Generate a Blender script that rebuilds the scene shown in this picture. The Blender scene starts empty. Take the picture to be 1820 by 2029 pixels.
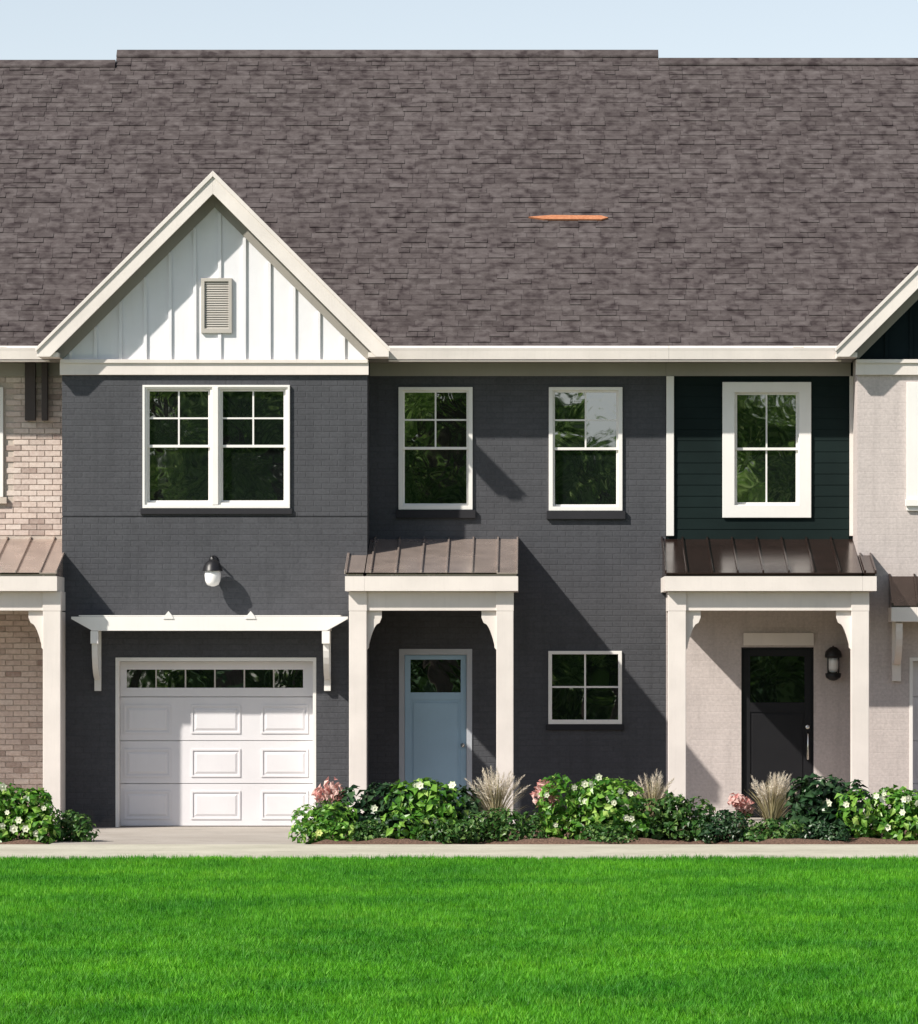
import bpy, bmesh, math, random
import numpy as np
from mathutils import Vector, Matrix

random.seed(7)
rng = np.random.default_rng(7)
SC = bpy.context.scene
COL = SC.collection

# ------------------------------------------------------------------ camera, sky, sun, exposure
W, Hh = 1820.0, 2029.0            # measuring grid of the photograph
F, D, CX, HY, EYE = 10402.0, 70.0, 1050.0, 1283.4, 2.4

cam_d = bpy.data.cameras.new('camera')
cam = bpy.data.objects.new('camera', cam_d)
COL.objects.link(cam)
SC.camera = cam
cam.location = (0, -D, EYE)
cam.rotation_euler = (math.radians(90), 0, 0)
cam_d.sensor_fit = 'HORIZONTAL'
cam_d.sensor_width = 36
cam_d.lens = F / W * 36
cam_d.shift_x = -(CX - W / 2) / W
cam_d.shift_y = (HY - Hh / 2) / W
cam_d.clip_start = 0.5
cam_d.clip_end = 3000

SUN = Vector((-1.30, -1.0, 1.37)).normalized()       # towards the sun
world = bpy.data.worlds.new('World')
SC.world = world
world.use_nodes = True
wn = world.node_tree
bg = wn.nodes['Background']
sky = wn.nodes.new('ShaderNodeTexSky')
sky.sky_type = 'NISHITA'
sky.sun_disc = False
sky.sun_elevation = math.asin(SUN.z)
sky.sun_rotation = math.atan2(SUN.x, SUN.y)
sky.altitude = 100
sky.air_density = 1.0
sky.dust_density = 0.4
sky.ozone_density = 3.0
bw = wn.nodes.new('ShaderNodeRGBToBW')          # hazy summer air: the whole sky a little whiter
mixn = wn.nodes.new('ShaderNodeMix')
mixn.data_type = 'RGBA'
mixn.inputs[0].default_value = 0.6
wn.links.new(sky.outputs[0], bw.inputs[0])
wn.links.new(sky.outputs[0], mixn.inputs[6])
wn.links.new(bw.outputs[0], mixn.inputs[7])
wn.links.new(mixn.outputs[2], bg.inputs[0])
bg.inputs[1].default_value = 0.135

sun_d = bpy.data.lights.new('sun', 'SUN')
sun_d.energy = 5.0
sun_d.angle = math.radians(0.9)
sun_d.color = (1.0, 0.94, 0.85)
sun_o = bpy.data.objects.new('sun', sun_d)
COL.objects.link(sun_o)
sun_o.location = (-30, -30, 40)
sun_o.rotation_euler = (-SUN).to_track_quat('-Z', 'Y').to_euler()

SC.render.engine = 'CYCLES'
SC.view_settings.view_transform = 'Standard'
SC.view_settings.look = 'None'
SC.view_settings.exposure = 0.3
SC.view_settings.gamma = 1.0
SC.view_settings.use_curve_mapping = False


def X(x, Y=0.0):
    return (x - CX) / F * (D + Y)


def Z(y, Y=0.0):
    return EYE + (HY - y) / F * (D + Y)


def PX(p):
    """pixel of a world point on the measuring grid"""
    return CX + p[0] * F / (D + p[1]), HY - (p[2] - EYE) * F / (D + p[1])


# ------------------------------------------------------------------ materials
MATS = {}


class NT:
    def __init__(self, name):
        self.m = bpy.data.materials.new(name)
        self.m.use_nodes = True
        self.t = self.m.node_tree
        self.b = self.t.nodes['Principled BSDF']
        self.out = self.t.nodes['Material Output']
        MATS[name] = self.m

    def n(self, kind, **kw):
        nd = self.t.nodes.new(kind)
        for k, v in kw.items():
            if k.startswith('i_'):
                nd.inputs[k[2:].replace('_', ' ')].default_value = v
            else:
                setattr(nd, k, v)
        return nd

    def l(self, a, b):
        self.t.links.new(a, b)

    def math(self, op, a, b=None, c=None):
        nd = self.n('ShaderNodeMath', operation=op)
        for i, v in enumerate((a, b, c)):
            if v is None:
                continue
            if isinstance(v, (int, float)):
                nd.inputs[i].default_value = v
            else:
                self.l(v, nd.inputs[i])
        return nd.outputs[0]

    def noise(self, scale, detail=4, rough=0.55, vec=None, dist=0.0):
        nd = self.n('ShaderNodeTexNoise')
        nd.inputs['Scale'].default_value = scale
        nd.inputs['Detail'].default_value = detail
        nd.inputs['Roughness'].default_value = rough
        nd.inputs['Distortion'].default_value = dist
        self.l(vec if vec is not None else self.coord(), nd.inputs['Vector'])
        return nd.outputs['Fac']

    def coord(self):
        if not hasattr(self, '_c'):
            self._c = self.n('ShaderNodeNewGeometry').outputs['Position']
        return self._c

    def scaled(self, sx, sy, sz):
        mp = self.n('ShaderNodeMapping')
        mp.inputs['Scale'].default_value = (sx, sy, sz)
        self.l(self.coord(), mp.inputs['Vector'])
        return mp.outputs[0]

    def ramp(self, fac, stops):
        r = self.n('ShaderNodeValToRGB')
        els = r.color_ramp.elements
        while len(els) < len(stops):
            els.new(0.5)
        for e, (p, c) in zip(els, stops):
            e.position = p
            e.color = (*c, 1)
        self.l(fac, r.inputs[0])
        return r.outputs[0]

    def mix(self, fac, a, b, mode='MIX'):
        nd = self.n('ShaderNodeMix', data_type='RGBA', blend_type=mode)
        if isinstance(fac, (int, float)):
            nd.inputs[0].default_value = fac
        else:
            self.l(fac, nd.inputs[0])
        for s, v in ((6, a), (7, b)):
            if isinstance(v, tuple):
                nd.inputs[s].default_value = (*v, 1)
            else:
                self.l(v, nd.inputs[s])
        return nd.outputs[2]

    def bump(self, height, strength=0.5, dist=0.01):
        nd = self.n('ShaderNodeBump')
        nd.inputs['Strength'].default_value = strength
        nd.inputs['Distance'].default_value = dist
        self.l(height, nd.inputs['Height'])
        self.l(nd.outputs[0], self.b.inputs['Normal'])

    def set(self, color=None, rough=0.6, metal=0.0, spec=0.5):
        if color is not None:
            if isinstance(color, tuple):
                self.b.inputs['Base Color'].default_value = (*color, 1)
            else:
                self.l(color, self.b.inputs['Base Color'])
        if isinstance(rough, (int, float)):
            self.b.inputs['Roughness'].default_value = rough
        else:
            self.l(rough, self.b.inputs['Roughness'])
        self.b.inputs['Metallic'].default_value = metal
        self.b.inputs['Specular IOR Level'].default_value = spec
        return self.m


def painted(name, col, rough=0.55, var=0.10, dirt=0.10, spec=0.4):
    t = NT(name)
    a = t.noise(1.7, 5)
    b = t.noise(38, 3)
    streak = t.noise(5, 4, 0.6, t.scaled(6, 6, 0.5))
    lo = tuple(c * (1 - var) for c in col)
    hi = tuple(min(1, c * (1 + var * 0.5)) for c in col)
    c = t.ramp(a, [(0.3, lo), (0.7, hi)])
    dk = t.math('MULTIPLY', t.math('SUBTRACT', streak, 0.5), dirt * 4)
    dk = t.n('ShaderNodeClamp'); 
    t.l(t.math('MULTIPLY', t.math('SUBTRACT', streak, 0.52), dirt * 5), dk.inputs[0])
    c = t.mix(dk.outputs[0], c, tuple(x * 0.6 for x in col))
    t.set(c, t.math('ADD', t.math('MULTIPLY', b, 0.2), rough - 0.1), 0, spec)
    t.bump(b, 0.12, 0.003)
    return t.m


def painted_brick(name, col, joint=0.72, var=0.16, relief=0.55):
    """bricks under one coat of paint: relief and a faint tone, in wall coordinates"""
    t = NT(name)
    sep = t.n('ShaderNodeSeparateXYZ')
    t.l(t.coord(), sep.inputs[0])
    cmb = t.n('ShaderNodeCombineXYZ')
    t.l(t.math('ADD', sep.outputs[0], sep.outputs[1]), cmb.inputs[0])
    t.l(sep.outputs[2], cmb.inputs[1])
    br = t.n('ShaderNodeTexBrick')
    br.offset = 0.5
    t.l(cmb.outputs[0], br.inputs['Vector'])
    br.inputs['Scale'].default_value = 1.0
    br.inputs['Brick Width'].default_value = 0.213
    br.inputs['Row Height'].default_value = 0.0765
    br.inputs['Mortar Size'].default_value = 0.009
    br.inputs['Mortar Smooth'].default_value = 0.5
    br.inputs['Bias'].default_value = 0.0
    br.inputs['Color1'].default_value = (*[c * (1 - var) for c in col], 1)
    br.inputs['Color2'].default_value = (*[min(1, c * (1 + var)) for c in col], 1)
    br.inputs['Mortar'].default_value = (*[c * joint for c in col], 1)
    n1 = t.noise(2.2, 5)
    n2 = t.noise(55, 4)
    n3 = t.noise(26, 4, 0.7)
    c = t.mix(0.35, br.outputs['Color'], t.ramp(n1, [(0.3, tuple(k * 0.78 for k in col)), (0.7, tuple(min(1, k * 1.2) for k in col))]))
    c = t.mix(0.3, c, t.ramp(n3, [(0.35, tuple(k * 0.62 for k in col)), (0.62, tuple(min(1, k * 1.25) for k in col))]))
    st = t.noise(3.2, 5, 0.65, t.scaled(2.2, 2.2, 0.22))
    c = t.mix(t.ramp(st, [(0.5, (0, 0, 0)), (0.75, (0.55, 0.55, 0.55))]), c, tuple(k * 0.7 for k in col))
    spl = t.math('ADD', t.math('MULTIPLY', sep.outputs[2], -2.2), t.math('MULTIPLY', t.noise(5, 5, 0.7), 1.5))
    c = t.mix(t.ramp(spl, [(0.35, (0, 0, 0)), (0.95, (0.5, 0.5, 0.5))]), c, (0.20, 0.17, 0.14))
    t.set(c, 0.88, 0, 0.14)
    h = t.math('ADD', t.math('MULTIPLY', br.outputs['Fac'], -1.0), t.math('ADD', t.math('MULTIPLY', n2, 0.35), t.math('MULTIPLY', n3, 0.6)))
    t.bump(h, relief, 0.008)
    return t.m


painted_brick('dark_brick', (0.073, 0.075, 0.083), 0.92, 0.13, 0.5)
painted_brick('white_brick', (0.52, 0.465, 0.445), 0.97, 0.03, 0.18)
painted('cream_trim', (0.735, 0.68, 0.635), 0.5)
painted('white_trim', (0.80, 0.78, 0.75), 0.42, 0.05, 0.05)
painted('garage_white', (0.69, 0.675, 0.695), 0.45, 0.05, 0.05)
painted('gable_white', (0.78, 0.775, 0.80), 0.5, 0.05, 0.06)
painted('vent_beige', (0.47, 0.44, 0.40), 0.55)
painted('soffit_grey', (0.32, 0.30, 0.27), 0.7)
painted('green_siding', (0.008, 0.016, 0.0155), 0.8, 0.2, 0.1, 0.12)
painted('navy_siding', (0.007, 0.014, 0.017), 0.8, 0.2, 0.1, 0.12)
painted('door_blue', (0.33, 0.48, 0.60), 0.5, 0.08, 0.05)
painted('door_frame_grey', (0.44, 0.46, 0.50), 0.5, 0.08, 0.05)
painted('door_black', (0.013, 0.013, 0.015), 0.5, 0.15, 0.05, 0.2)
painted('black_metal', (0.012, 0.012, 0.014), 0.4, 0.1, 0.0)
painted('shade_bar_brown', (0.06, 0.048, 0.045), 0.7)  # deep shade under the left eave, put into a brown colour
painted('dark_sill', (0.030, 0.030, 0.034), 0.85, 0.1, 0.1, 0.15)

t = NT('handle_metal'); t.set((0.72, 0.70, 0.66), 0.25, 1.0)
t = NT('lamp_globe'); t.set((0.88, 0.87, 0.86), 0.25, 0.0)
t = NT('interior_dark'); t.set((0.01, 0.011, 0.012), 0.9)


def make_metal(name, col, r0, metal=0.8):
    t = NT(name)
    a = t.noise(3.0, 4)
    b = t.noise(1.6, 2, 0.4, t.scaled(5, 1.2, 1.2))
    t.set(t.ramp(a, [(0.3, tuple(c * 0.85 for c in col)), (0.7, tuple(c * 1.12 for c in col))]),
          t.math('ADD', t.math('MULTIPLY', a, 0.12), r0), metal, 0.5)
    t.bump(b, 0.25, 0.004)


make_metal('metal_roof', (0.52, 0.425, 0.375), 0.2, 0.6)
make_metal('metal_roof_dark', (0.10, 0.075, 0.065), 0.2)
make_metal('metal_roof_bronze', (0.06, 0.036, 0.03), 0.14, 0.6)

# window glass: dark room behind a coated reflecting pane, slightly wavy
t = NT('glass')
t.set((0.006, 0.008, 0.008), 0.015, 0.0, 0.5)
t.b.inputs['IOR'].default_value = 3.2
t.bump(t.noise(2.3, 2, 0.5, None, 0.5), 0.13, 0.012)

# roof shingles
t = NT('shingle')
geo = t.n('ShaderNodeNewGeometry')
oi = t.n('ShaderNodeObjectInfo')
r = t.math('FRACT', t.math('ADD', t.math('ADD', geo.outputs['Random Per Island'], oi.outputs['Random']), 0.0))
c = t.ramp(r, [(0.0, (0.032, 0.025, 0.024)), (0.18, (0.050, 0.041, 0.039)), (0.34, (0.074, 0.062, 0.060)),
               (0.75, (0.084, 0.071, 0.069)), (1.0, (0.122, 0.106, 0.104))])
g = t.noise(160, 3, 0.7)
c = t.mix(0.5, c, t.ramp(g, [(0.3, (0.040, 0.031, 0.031)), (0.5, (0.082, 0.069, 0.067)), (0.72, (0.175, 0.153, 0.150))]))
big = t.noise(0.9, 4, 0.6)
c = t.mix(t.math('MULTIPLY', big, 0.35), c, (0.098, 0.078, 0.081))
sp = t.noise(8.5, 3.0, 0.5, t.scaled(0.75, 0.85, 0.85))
c = t.mix(t.ramp(sp, [(0.32, (0.9, 0.9, 0.9)), (0.50, (0, 0, 0))]), c, (0.036, 0.027, 0.028))
c = t.mix(t.ramp(sp, [(0.55, (0, 0, 0)), (0.72, (0.6, 0.6, 0.6))]), c, (0.145, 0.127, 0.125))
t.set(c, 0.92, 0, 0.2)
t.bump(t.noise(90, 3, 0.7), 0.5, 0.006)

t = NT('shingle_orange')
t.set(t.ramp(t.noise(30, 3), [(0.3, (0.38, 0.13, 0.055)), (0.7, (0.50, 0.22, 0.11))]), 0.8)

# bare bricks of the neighbour
t = NT('brick_pink')
geo = t.n('ShaderNodeNewGeometry')
oi = t.n('ShaderNodeObjectInfo')
r = t.math('FRACT', t.math('ADD', geo.outputs['Random Per Island'], oi.outputs['Random']))
c = t.ramp(r, [(0.0, (0.27, 0.19, 0.165)), (0.16, (0.43, 0.345, 0.305)), (0.4, (0.56, 0.46, 0.415)),
               (0.75, (0.63, 0.52, 0.46)), (1.0, (0.68, 0.60, 0.55))])
c = t.mix(0.35, c, t.ramp(t.noise(24, 4), [(0.3, (0.36, 0.27, 0.235)), (0.7, (0.70, 0.62, 0.56))]))
t.set(c, 0.85, 0, 0.3)
t.bump(t.noise(60, 4), 0.4, 0.004)
t = NT('mortar')
t.set(t.ramp(t.noise(40, 3), [(0.3, (0.42, 0.36, 0.31)), (0.7, (0.55, 0.48, 0.42))]), 0.9)


def concrete(name, lo, hi):
    t = NT(name)
    a = t.noise(0.9, 6, 0.6)
    b = t.noise(45, 4, 0.7)
    c = t.ramp(a, [(0.3, lo), (0.7, hi)])
    blot = t.noise(2.6, 5, 0.7)
    c = t.mix(t.ramp(blot, [(0.54, (0, 0, 0)), (0.70, (0.5, 0.5, 0.5))]), c, tuple(k * 0.6 for k in lo))
    c = t.mix(0.25, c, t.ramp(b, [(0.3, tuple(k * 0.7 for k in lo)), (0.7, tuple(min(1, k * 1.15) for k in hi))]))
    t.set(c, 0.85, 0, 0.3)
    t.bump(b, 0.3, 0.004)


concrete('concrete_walk', (0.39, 0.37, 0.29), (0.58, 0.55, 0.45))
concrete('concrete_drive', (0.34, 0.30, 0.26), (0.47, 0.43, 0.385))
concrete('asphalt', (0.045, 0.045, 0.047), (0.065, 0.065, 0.066))

t = NT('mulch')
a = t.noise(34, 5, 0.7)
t.set(t.ramp(a, [(0.3, (0.06, 0.03, 0.02)), (0.5, (0.16, 0.09, 0.06)), (0.7, (0.30, 0.19, 0.13))]), 0.95)
t.bump(a, 1.0, 0.03)

t = NT('soil_green')
a = t.noise(20, 5, 0.7)
t.set(t.ramp(a, [(0.3, (0.012, 0.06, 0.006)), (0.7, (0.04, 0.15, 0.015))]), 0.95)
t.bump(a, 0.6, 0.03)


def leafy(name, stops, rough=0.5, trans=0.35, attr=False, patch=None, spec=0.4):
    t = NT(name)
    if attr:
        r = t.n('ShaderNodeAttribute', attribute_name='rnd').outputs['Fac']
    else:
        r = t.n('ShaderNodeNewGeometry').outputs['Random Per Island']
    c = t.ramp(r, stops)
    if patch:
        c = t.mix(t.ramp(t.noise(4.5, 4, 0.65), [(0.36, (0.75, 0.75, 0.75)), (0.52, (0, 0, 0))]), c, t.mix(1.0, c, (0.45, 0.6, 0.6), 'MULTIPLY'))
        c = t.mix(t.ramp(t.noise(0.8, 3, 0.6, t.scaled(1, 1.4, 1)), [(0.5, (0, 0, 0)), (0.7, (0.5, 0.5, 0.5))]), c, t.mix(1.0, c, (1.5, 1.06, 1.3), 'MULTIPLY'))
        c = t.mix(t.ramp(t.noise(patch[0], 4, 0.6), [(0.36, (0, 0, 0)), (0.66, (1, 1, 1))]), c, t.mix(1.0, c, patch[1], 'MULTIPLY'))
    t.set(c, rough, 0, spec)
    tr = t.n('ShaderNodeBsdfTranslucent')
    t.l(c, tr.inputs[0])
    mx = t.n('ShaderNodeMixShader')
    mx.inputs[0].default_value = trans
    t.l(t.b.outputs[0], mx.inputs[1])
    t.l(tr.outputs[0], mx.inputs[2])
    t.l(mx.outputs[0], t.out.inputs[0])
    return t.m


leafy('grass', [(0.0, (0.03, 0.19, 0.005)), (0.45, (0.12, 0.45, 0.012)), (0.8, (0.21, 0.57, 0.025)), (1.0, (0.36, 0.64, 0.07))],
      0.6, 0.4, True, (0.4, (0.38, 0.60, 0.7)))
leafy('leaf_light', [(0, (0.03, 0.12, 0.010)), (0.5, (0.09, 0.25, 0.025)), (0.85, (0.22, 0.42, 0.06)), (1, (0.40, 0.56, 0.14))], 0.35, 0.3)
leafy('leaf_mid', [(0, (0.018, 0.07, 0.010)), (0.6, (0.05, 0.14, 0.025)), (1, (0.17, 0.28, 0.07))], 0.4, 0.3)
leafy('leaf_dark', [(0, (0.010, 0.035, 0.012)), (0.6, (0.022, 0.065, 0.022)), (1, (0.06, 0.12, 0.045))], 0.35, 0.2)
leafy('leaf_tree', [(0, (0.03, 0.09, 0.012)), (0.5, (0.24, 0.41, 0.09)), (1, (0.50, 0.66, 0.27))], 0.85, 0.74, spec=0.05)
leafy('tan_blade', [(0, (0.26, 0.25, 0.11)), (0.5, (0.50, 0.43, 0.25)), (1, (0.68, 0.60, 0.42))], 0.6, 0.3)
leafy('tan_plume', [(0, (0.70, 0.62, 0.50)), (1, (0.88, 0.83, 0.74))], 0.8, 0.4)
leafy('petal_pink', [(0, (0.52, 0.16, 0.15)), (0.6, (0.70, 0.33, 0.30)), (1, (0.82, 0.62, 0.56))], 0.6, 0.3)
leafy('petal_white', [(0, (0.72, 0.76, 0.48)), (1, (0.86, 0.87, 0.74))], 0.5, 0.3)
leafy('petal_yellow', [(0, (0.62, 0.74, 0.16)), (1, (0.74, 0.80, 0.32))], 0.5, 0.3)
t = NT('bark')
t.set(t.ramp(t.noise(9, 5), [(0.3, (0.05, 0.035, 0.025)), (0.7, (0.14, 0.10, 0.075))]), 0.9)


# ------------------------------------------------------------------ mesh helpers
ORIGIN = {}


class MB:
    def __init__(self):
        self.v, self.f = [], []

    def add(self, vs, fs):
        o = len(self.v)
        self.v += [tuple(p) for p in vs]
        self.f += [tuple(i + o for i in q) for q in fs]
        return self

    def box(self, x0, x1, y0, y1, z0, z1):
        vs = [(x0, y0, z0), (x1, y0, z0), (x1, y1, z0), (x0, y1, z0), (x0, y0, z1), (x1, y0, z1), (x1, y1, z1), (x0, y1, z1)]
        return self.add(vs, [(0, 3, 2, 1), (4, 5, 6, 7), (0, 1, 5, 4), (1, 2, 6, 5), (2, 3, 7, 6), (3, 0, 4, 7)])

    def prism_y(self, pts, y0, y1):
        n = len(pts)
        vs = [(x, y0, z) for x, z in pts] + [(x, y1, z) for x, z in pts]
        fs = [tuple(range(n)), tuple(range(2 * n - 1, n - 1, -1))]
        fs += [(i, (i + 1) % n, n + (i + 1) % n, n + i) for i in range(n)]
        return self.add(vs, fs)

    def prism_x(self, pts, x0, x1):
        n = len(pts)
        vs = [(x0, y, z) for y, z in pts] + [(x1, y, z) for y, z in pts]
        fs = [tuple(range(n)), tuple(range(2 * n - 1, n - 1, -1))]
        fs += [(i, (i + 1) % n, n + (i + 1) % n, n + i) for i in range(n)]
        return self.add(vs, fs)

    def ring(self, x0, x1, z0, z1, l, r, b, tp, y0, y1):
        xi0, xi1, zi0, zi1 = x0 + l, x1 - r, z0 + b, z1 - tp
        vs = []
        for y in (y0, y1):
            vs += [(x0, y, z0), (x1, y, z0), (x1, y, z1), (x0, y, z1), (xi0, y, zi0), (xi1, y, zi0), (xi1, y, zi1), (xi0, y, zi1)]
        fs = []
        for i in range(4):
            j = (i + 1) % 4
            fs += [(i, j, 4 + j, 4 + i), (8 + j, 8 + i, 12 + i, 12 + j), (j, i, 8 + i, 8 + j), (4 + i, 4 + j, 12 + j, 12 + i)]
        return self.add(vs, fs)

    def lathe(self, prof, cx, cy, cz, n=20, axis='z'):
        vs, fs = [], []
        for r, h in prof:
            for k in range(n):
                a = 2 * math.pi * k / n
                if axis == 'z':
                    vs.append((cx + r * math.cos(a), cy + r * math.sin(a), cz + h))
                else:
                    vs.append((cx + r * math.cos(a), cy + h, cz + r * math.sin(a)))
        m = len(prof)
        for i in range(m - 1):
            for k in range(n):
                k2 = (k + 1) % n
                fs.append((i * n + k, i * n + k2, (i + 1) * n + k2, (i + 1) * n + k))
        fs.append(tuple(range(n)))
        fs.append(tuple(range((m - 1) * n, m * n)))
        return self.add(vs, fs)

    def tube(self, pts, radii, n=8):
        vs, fs = [], []
        P = [Vector(p) for p in pts]
        for i, p in enumerate(P):
            d = (P[min(i + 1, len(P) - 1)] - P[max(i - 1, 0)]).normalized()
            u = d.orthogonal().normalized()
            w = d.cross(u)
            for k in range(n):
                a = 2 * math.pi * k / n
                vs.append(p + (u * math.cos(a) + w * math.sin(a)) * radii[i])
        for i in range(len(P) - 1):
            for k in range(n):
                k2 = (k + 1) % n
                fs.append((i * n + k, i * n + k2, (i + 1) * n + k2, (i + 1) * n + k))
        fs.append(tuple(range(n)))
        fs.append(tuple(range((len(P) - 1) * n, len(P) * n)))
        return self.add(vs, fs)

    def mesh(self, name, mat, org=(0, 0, 0), bevel=0.0, smooth=False, recalc=True):
        me = bpy.data.meshes.new(name)
        ox, oy, oz = org
        me.from_pydata([(x - ox, y - oy, z - oz) for x, y, z in self.v], [], self.f)
        if recalc or bevel:
            bm = bmesh.new()
            bm.from_mesh(me)
            bmesh.ops.recalc_face_normals(bm, faces=bm.faces)
            if bevel:
                bmesh.ops.bevel(bm, geom=list(bm.edges), offset=bevel, segments=2, affect='EDGES', clamp_overlap=True, profile=0.6)
            bm.to_mesh(me)
            bm.free()
        if smooth:
            for p in me.polygons:
                p.use_smooth = True
        me.materials.append(MATS[mat])
        me.update()
        return me

    def build(self, name, mat, parent=None, bevel=0.0, smooth=False, recalc=True):
        org = ORIGIN.get(parent.name, (0, 0, 0)) if parent else (0, 0, 0)
        me = self.mesh(name, mat, org, bevel, smooth, recalc)
        o = bpy.data.objects.new(name, me)
        COL.objects.link(o)
        if parent:
            o.parent = parent
            ORIGIN[o.name] = org
        return o


def tag(o, label=None, cat=None, group=None, kind=None):
    for k, v in (('label', label), ('category', cat), ('group', group), ('kind', kind)):
        if v:
            o[k] = v
    return o


def thing(name, loc, label, cat, group=None):
    o = bpy.data.objects.new(name, None)
    o.empty_display_size = 0.2
    COL.objects.link(o)
    o.location = loc
    ORIGIN[o.name] = tuple(loc)
    return tag(o, label, cat, group)


def place(name, me, parent, loc, scale=None, rot=None):
    o = bpy.data.objects.new(name, me)
    COL.objects.link(o)
    o.parent = parent
    org = ORIGIN[parent.name]
    o.location = (loc[0] - org[0], loc[1] - org[1], loc[2] - org[2])
    if scale:
        o.scale = scale
    if rot:
        o.rotation_euler = rot
    ORIGIN[o.name] = org
    return o


def box(name, mat, parent, x0, x1, y0, y1, z0, z1, bevel=0.0):
    return MB().box(x0, x1, y0, y1, z0, z1).build(name, mat, parent, bevel)


def wall_mesh(mb, x0, x1, z0, z1, Y, t, holes):
    """a wall slab with real openings; holes = (x0, x1, z0, z1)"""
    xs = sorted({x0, x1, *[h[0] for h in holes], *[h[1] for h in holes]})
    zs = sorted({z0, z1, *[max(z0, h[2]) for h in holes], *[min(z1, h[3]) for h in holes]})
    xs = [x for x in xs if x0 <= x <= x1]

    def solid(i, j):
        if i < 0 or j < 0 or i >= len(xs) - 1 or j >= len(zs) - 1:
            return False
        cx, cz = (xs[i] + xs[i + 1]) / 2, (zs[j] + zs[j + 1]) / 2
        return not any(h[0] < cx < h[1] and h[2] < cz < h[3] for h in holes)
    for i in range(len(xs) - 1):
        for j in range(len(zs) - 1):
            if not solid(i, j):
                continue
            a, b, c, d = xs[i], xs[i + 1], zs[j], zs[j + 1]
            mb.add([(a, Y, c), (b, Y, c), (b, Y, d), (a, Y, d)], [(0, 1, 2, 3)])
            mb.add([(a, Y + t, c), (b, Y + t, c), (b, Y + t, d), (a, Y + t, d)], [(3, 2, 1, 0)])
            if not solid(i - 1, j):
                mb.add([(a, Y, c), (a, Y + t, c), (a, Y + t, d), (a, Y, d)], [(3, 2, 1, 0)])
            if not solid(i + 1, j):
                mb.add([(b, Y, c), (b, Y + t, c), (b, Y + t, d), (b, Y, d)], [(0, 1, 2, 3)])
            if not solid(i, j - 1):
                mb.add([(a, Y, c), (b, Y, c), (b, Y + t, c), (a, Y + t, c)], [(3, 2, 1, 0)])
            if not solid(i, j + 1):
                mb.add([(a, Y, d), (b, Y, d), (b, Y + t, d), (a, Y + t, d)], [(0, 1, 2, 3)])
    return mb


def pane(parent, x0, x1, z0, z1, Y):
    d = [random.uniform(-0.0022, 0.0022) for _ in range(4)]
    vs = [(x0, Y + d[0], z0), (x1, Y + d[1], z0), (x1, Y + d[2], z1), (x0, Y + d[0] + d[2] - d[1], z1)]
    vs += [(x, y + 0.012, z) for x, y, z in vs]
    return MB().add(vs, [(0, 1, 2, 3), (7, 6, 5, 4), (0, 4, 5, 1), (1, 5, 6, 2), (2, 6, 7, 3), (3, 7, 4, 0)]).build('pane', 'glass', parent)


def sash_window(root, x0, x1, z0, z1, Y, frame=0.055, upper=(2, 2), lower=(1, 1), ratio=0.5, mat='white_trim', proud=0.04):
    """double hung unit: frame > two sashes, muntins and single panes"""
    fr = MB().ring(x0, x1, z0, z1, frame, frame, frame, frame * 0.8, Y - proud, Y + 0.10).build('window', mat, root, 0.005)
    xi0, xi1, zi0, zi1 = x0 + frame, x1 - frame, z0 + frame, z1 - frame * 0.8
    zm = zi0 + (zi1 - zi0) * ratio
    s = 0.032
    parts = [(zi0, zm + 0.012, lower, Y + 0.045), (zm - 0.02, zi1, upper, Y + 0.012)]
    for a, b, (nx, nz), yy in parts:
        MB().ring(xi0 - 0.004, xi1 + 0.004, a - (0.004 if a == zi0 else 0), b + (0.004 if b == zi1 else 0), s, s, s * 1.1, s, yy, yy + 0.034).build('sash', mat, fr, 0.003)
        u0, u1, w0, w1 = xi0 + s - 0.004, xi1 - s + 0.004, a + s * 1.1 - 0.004, b - s + 0.004
        for i in range(nx):
            for j in range(nz):
                e = 0.0
                pane(fr, u0 + (u1 - u0) * i / nx - 0.004, u0 + (u1 - u0) * (i + 1) / nx + (0.004 if i == nx - 1 else 0),
                     w0 + (w1 - w0) * j / nz - 0.004, w0 + (w1 - w0) * (j + 1) / nz + (0.004 if j == nz - 1 else 0), yy + 0.018)
        m = 0.011
        for i in range(1, nx):
            xm = u0 + (u1 - u0) * i / nx
            box('muntin', mat, fr, xm - m, xm + m, yy + 0.004, yy + 0.0155, w0 - 0.003, w1 + 0.003)
        for j in range(1, nz):
            zz = w0 + (w1 - w0) * j / nz
            box('muntin', mat, fr, u0 - 0.003, u1 + 0.003, yy + 0.006, yy + 0.0153, zz - m, zz + m)
    return fr


# ------------------------------------------------------------------ the setting
YS0, YS1 = -6.3, -10.5          # back and front edge of the walk

tag(MB().add([(-900, -900, -0.05), (900, -900, -0.05), (900, 900, -0.05), (-900, 900, -0.05)], [(0, 1, 2, 3)]).build('ground', 'soil_green'), kind='structure')
tag(box('sidewalk', 'concrete_walk', None, -30, 30, YS1, YS0, -0.04, 0.012, 0.008), kind='structure')
tag(box('driveway', 'concrete_drive', None, -5.85, -2.74, YS0 + 0.012, 0.21, -0.04, 0.006, 0.006), kind='structure')
mb = MB()
for a, b in ((-14, -5.87), (-2.72, 14)):
    n = int((b - a) / 0.12)
    m = 44
    vs, fs = [], []
    for i in range(n + 1):
        for j in range(m + 1):
            u = a + (b - a) * i / n
            w = YS0 + 0.02 + (1.0 - YS0 - 0.04) * j / m
            e = min(1, min(j, 2) / 2, min(i, n - i) / 2)
            vs.append((u, w, -0.02 + e * (0.05 + 0.05 * math.sin(u * 3.1 + w * 2) * math.cos(w * 4.2 + u) + random.uniform(-0.015, 0.015))))
    for i in range(n):
        for j in range(m):
            p = i * (m + 1) + j
            fs.append((p, p + m + 1, p + m + 2, p + 1))
    mb.add(vs, fs)
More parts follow.
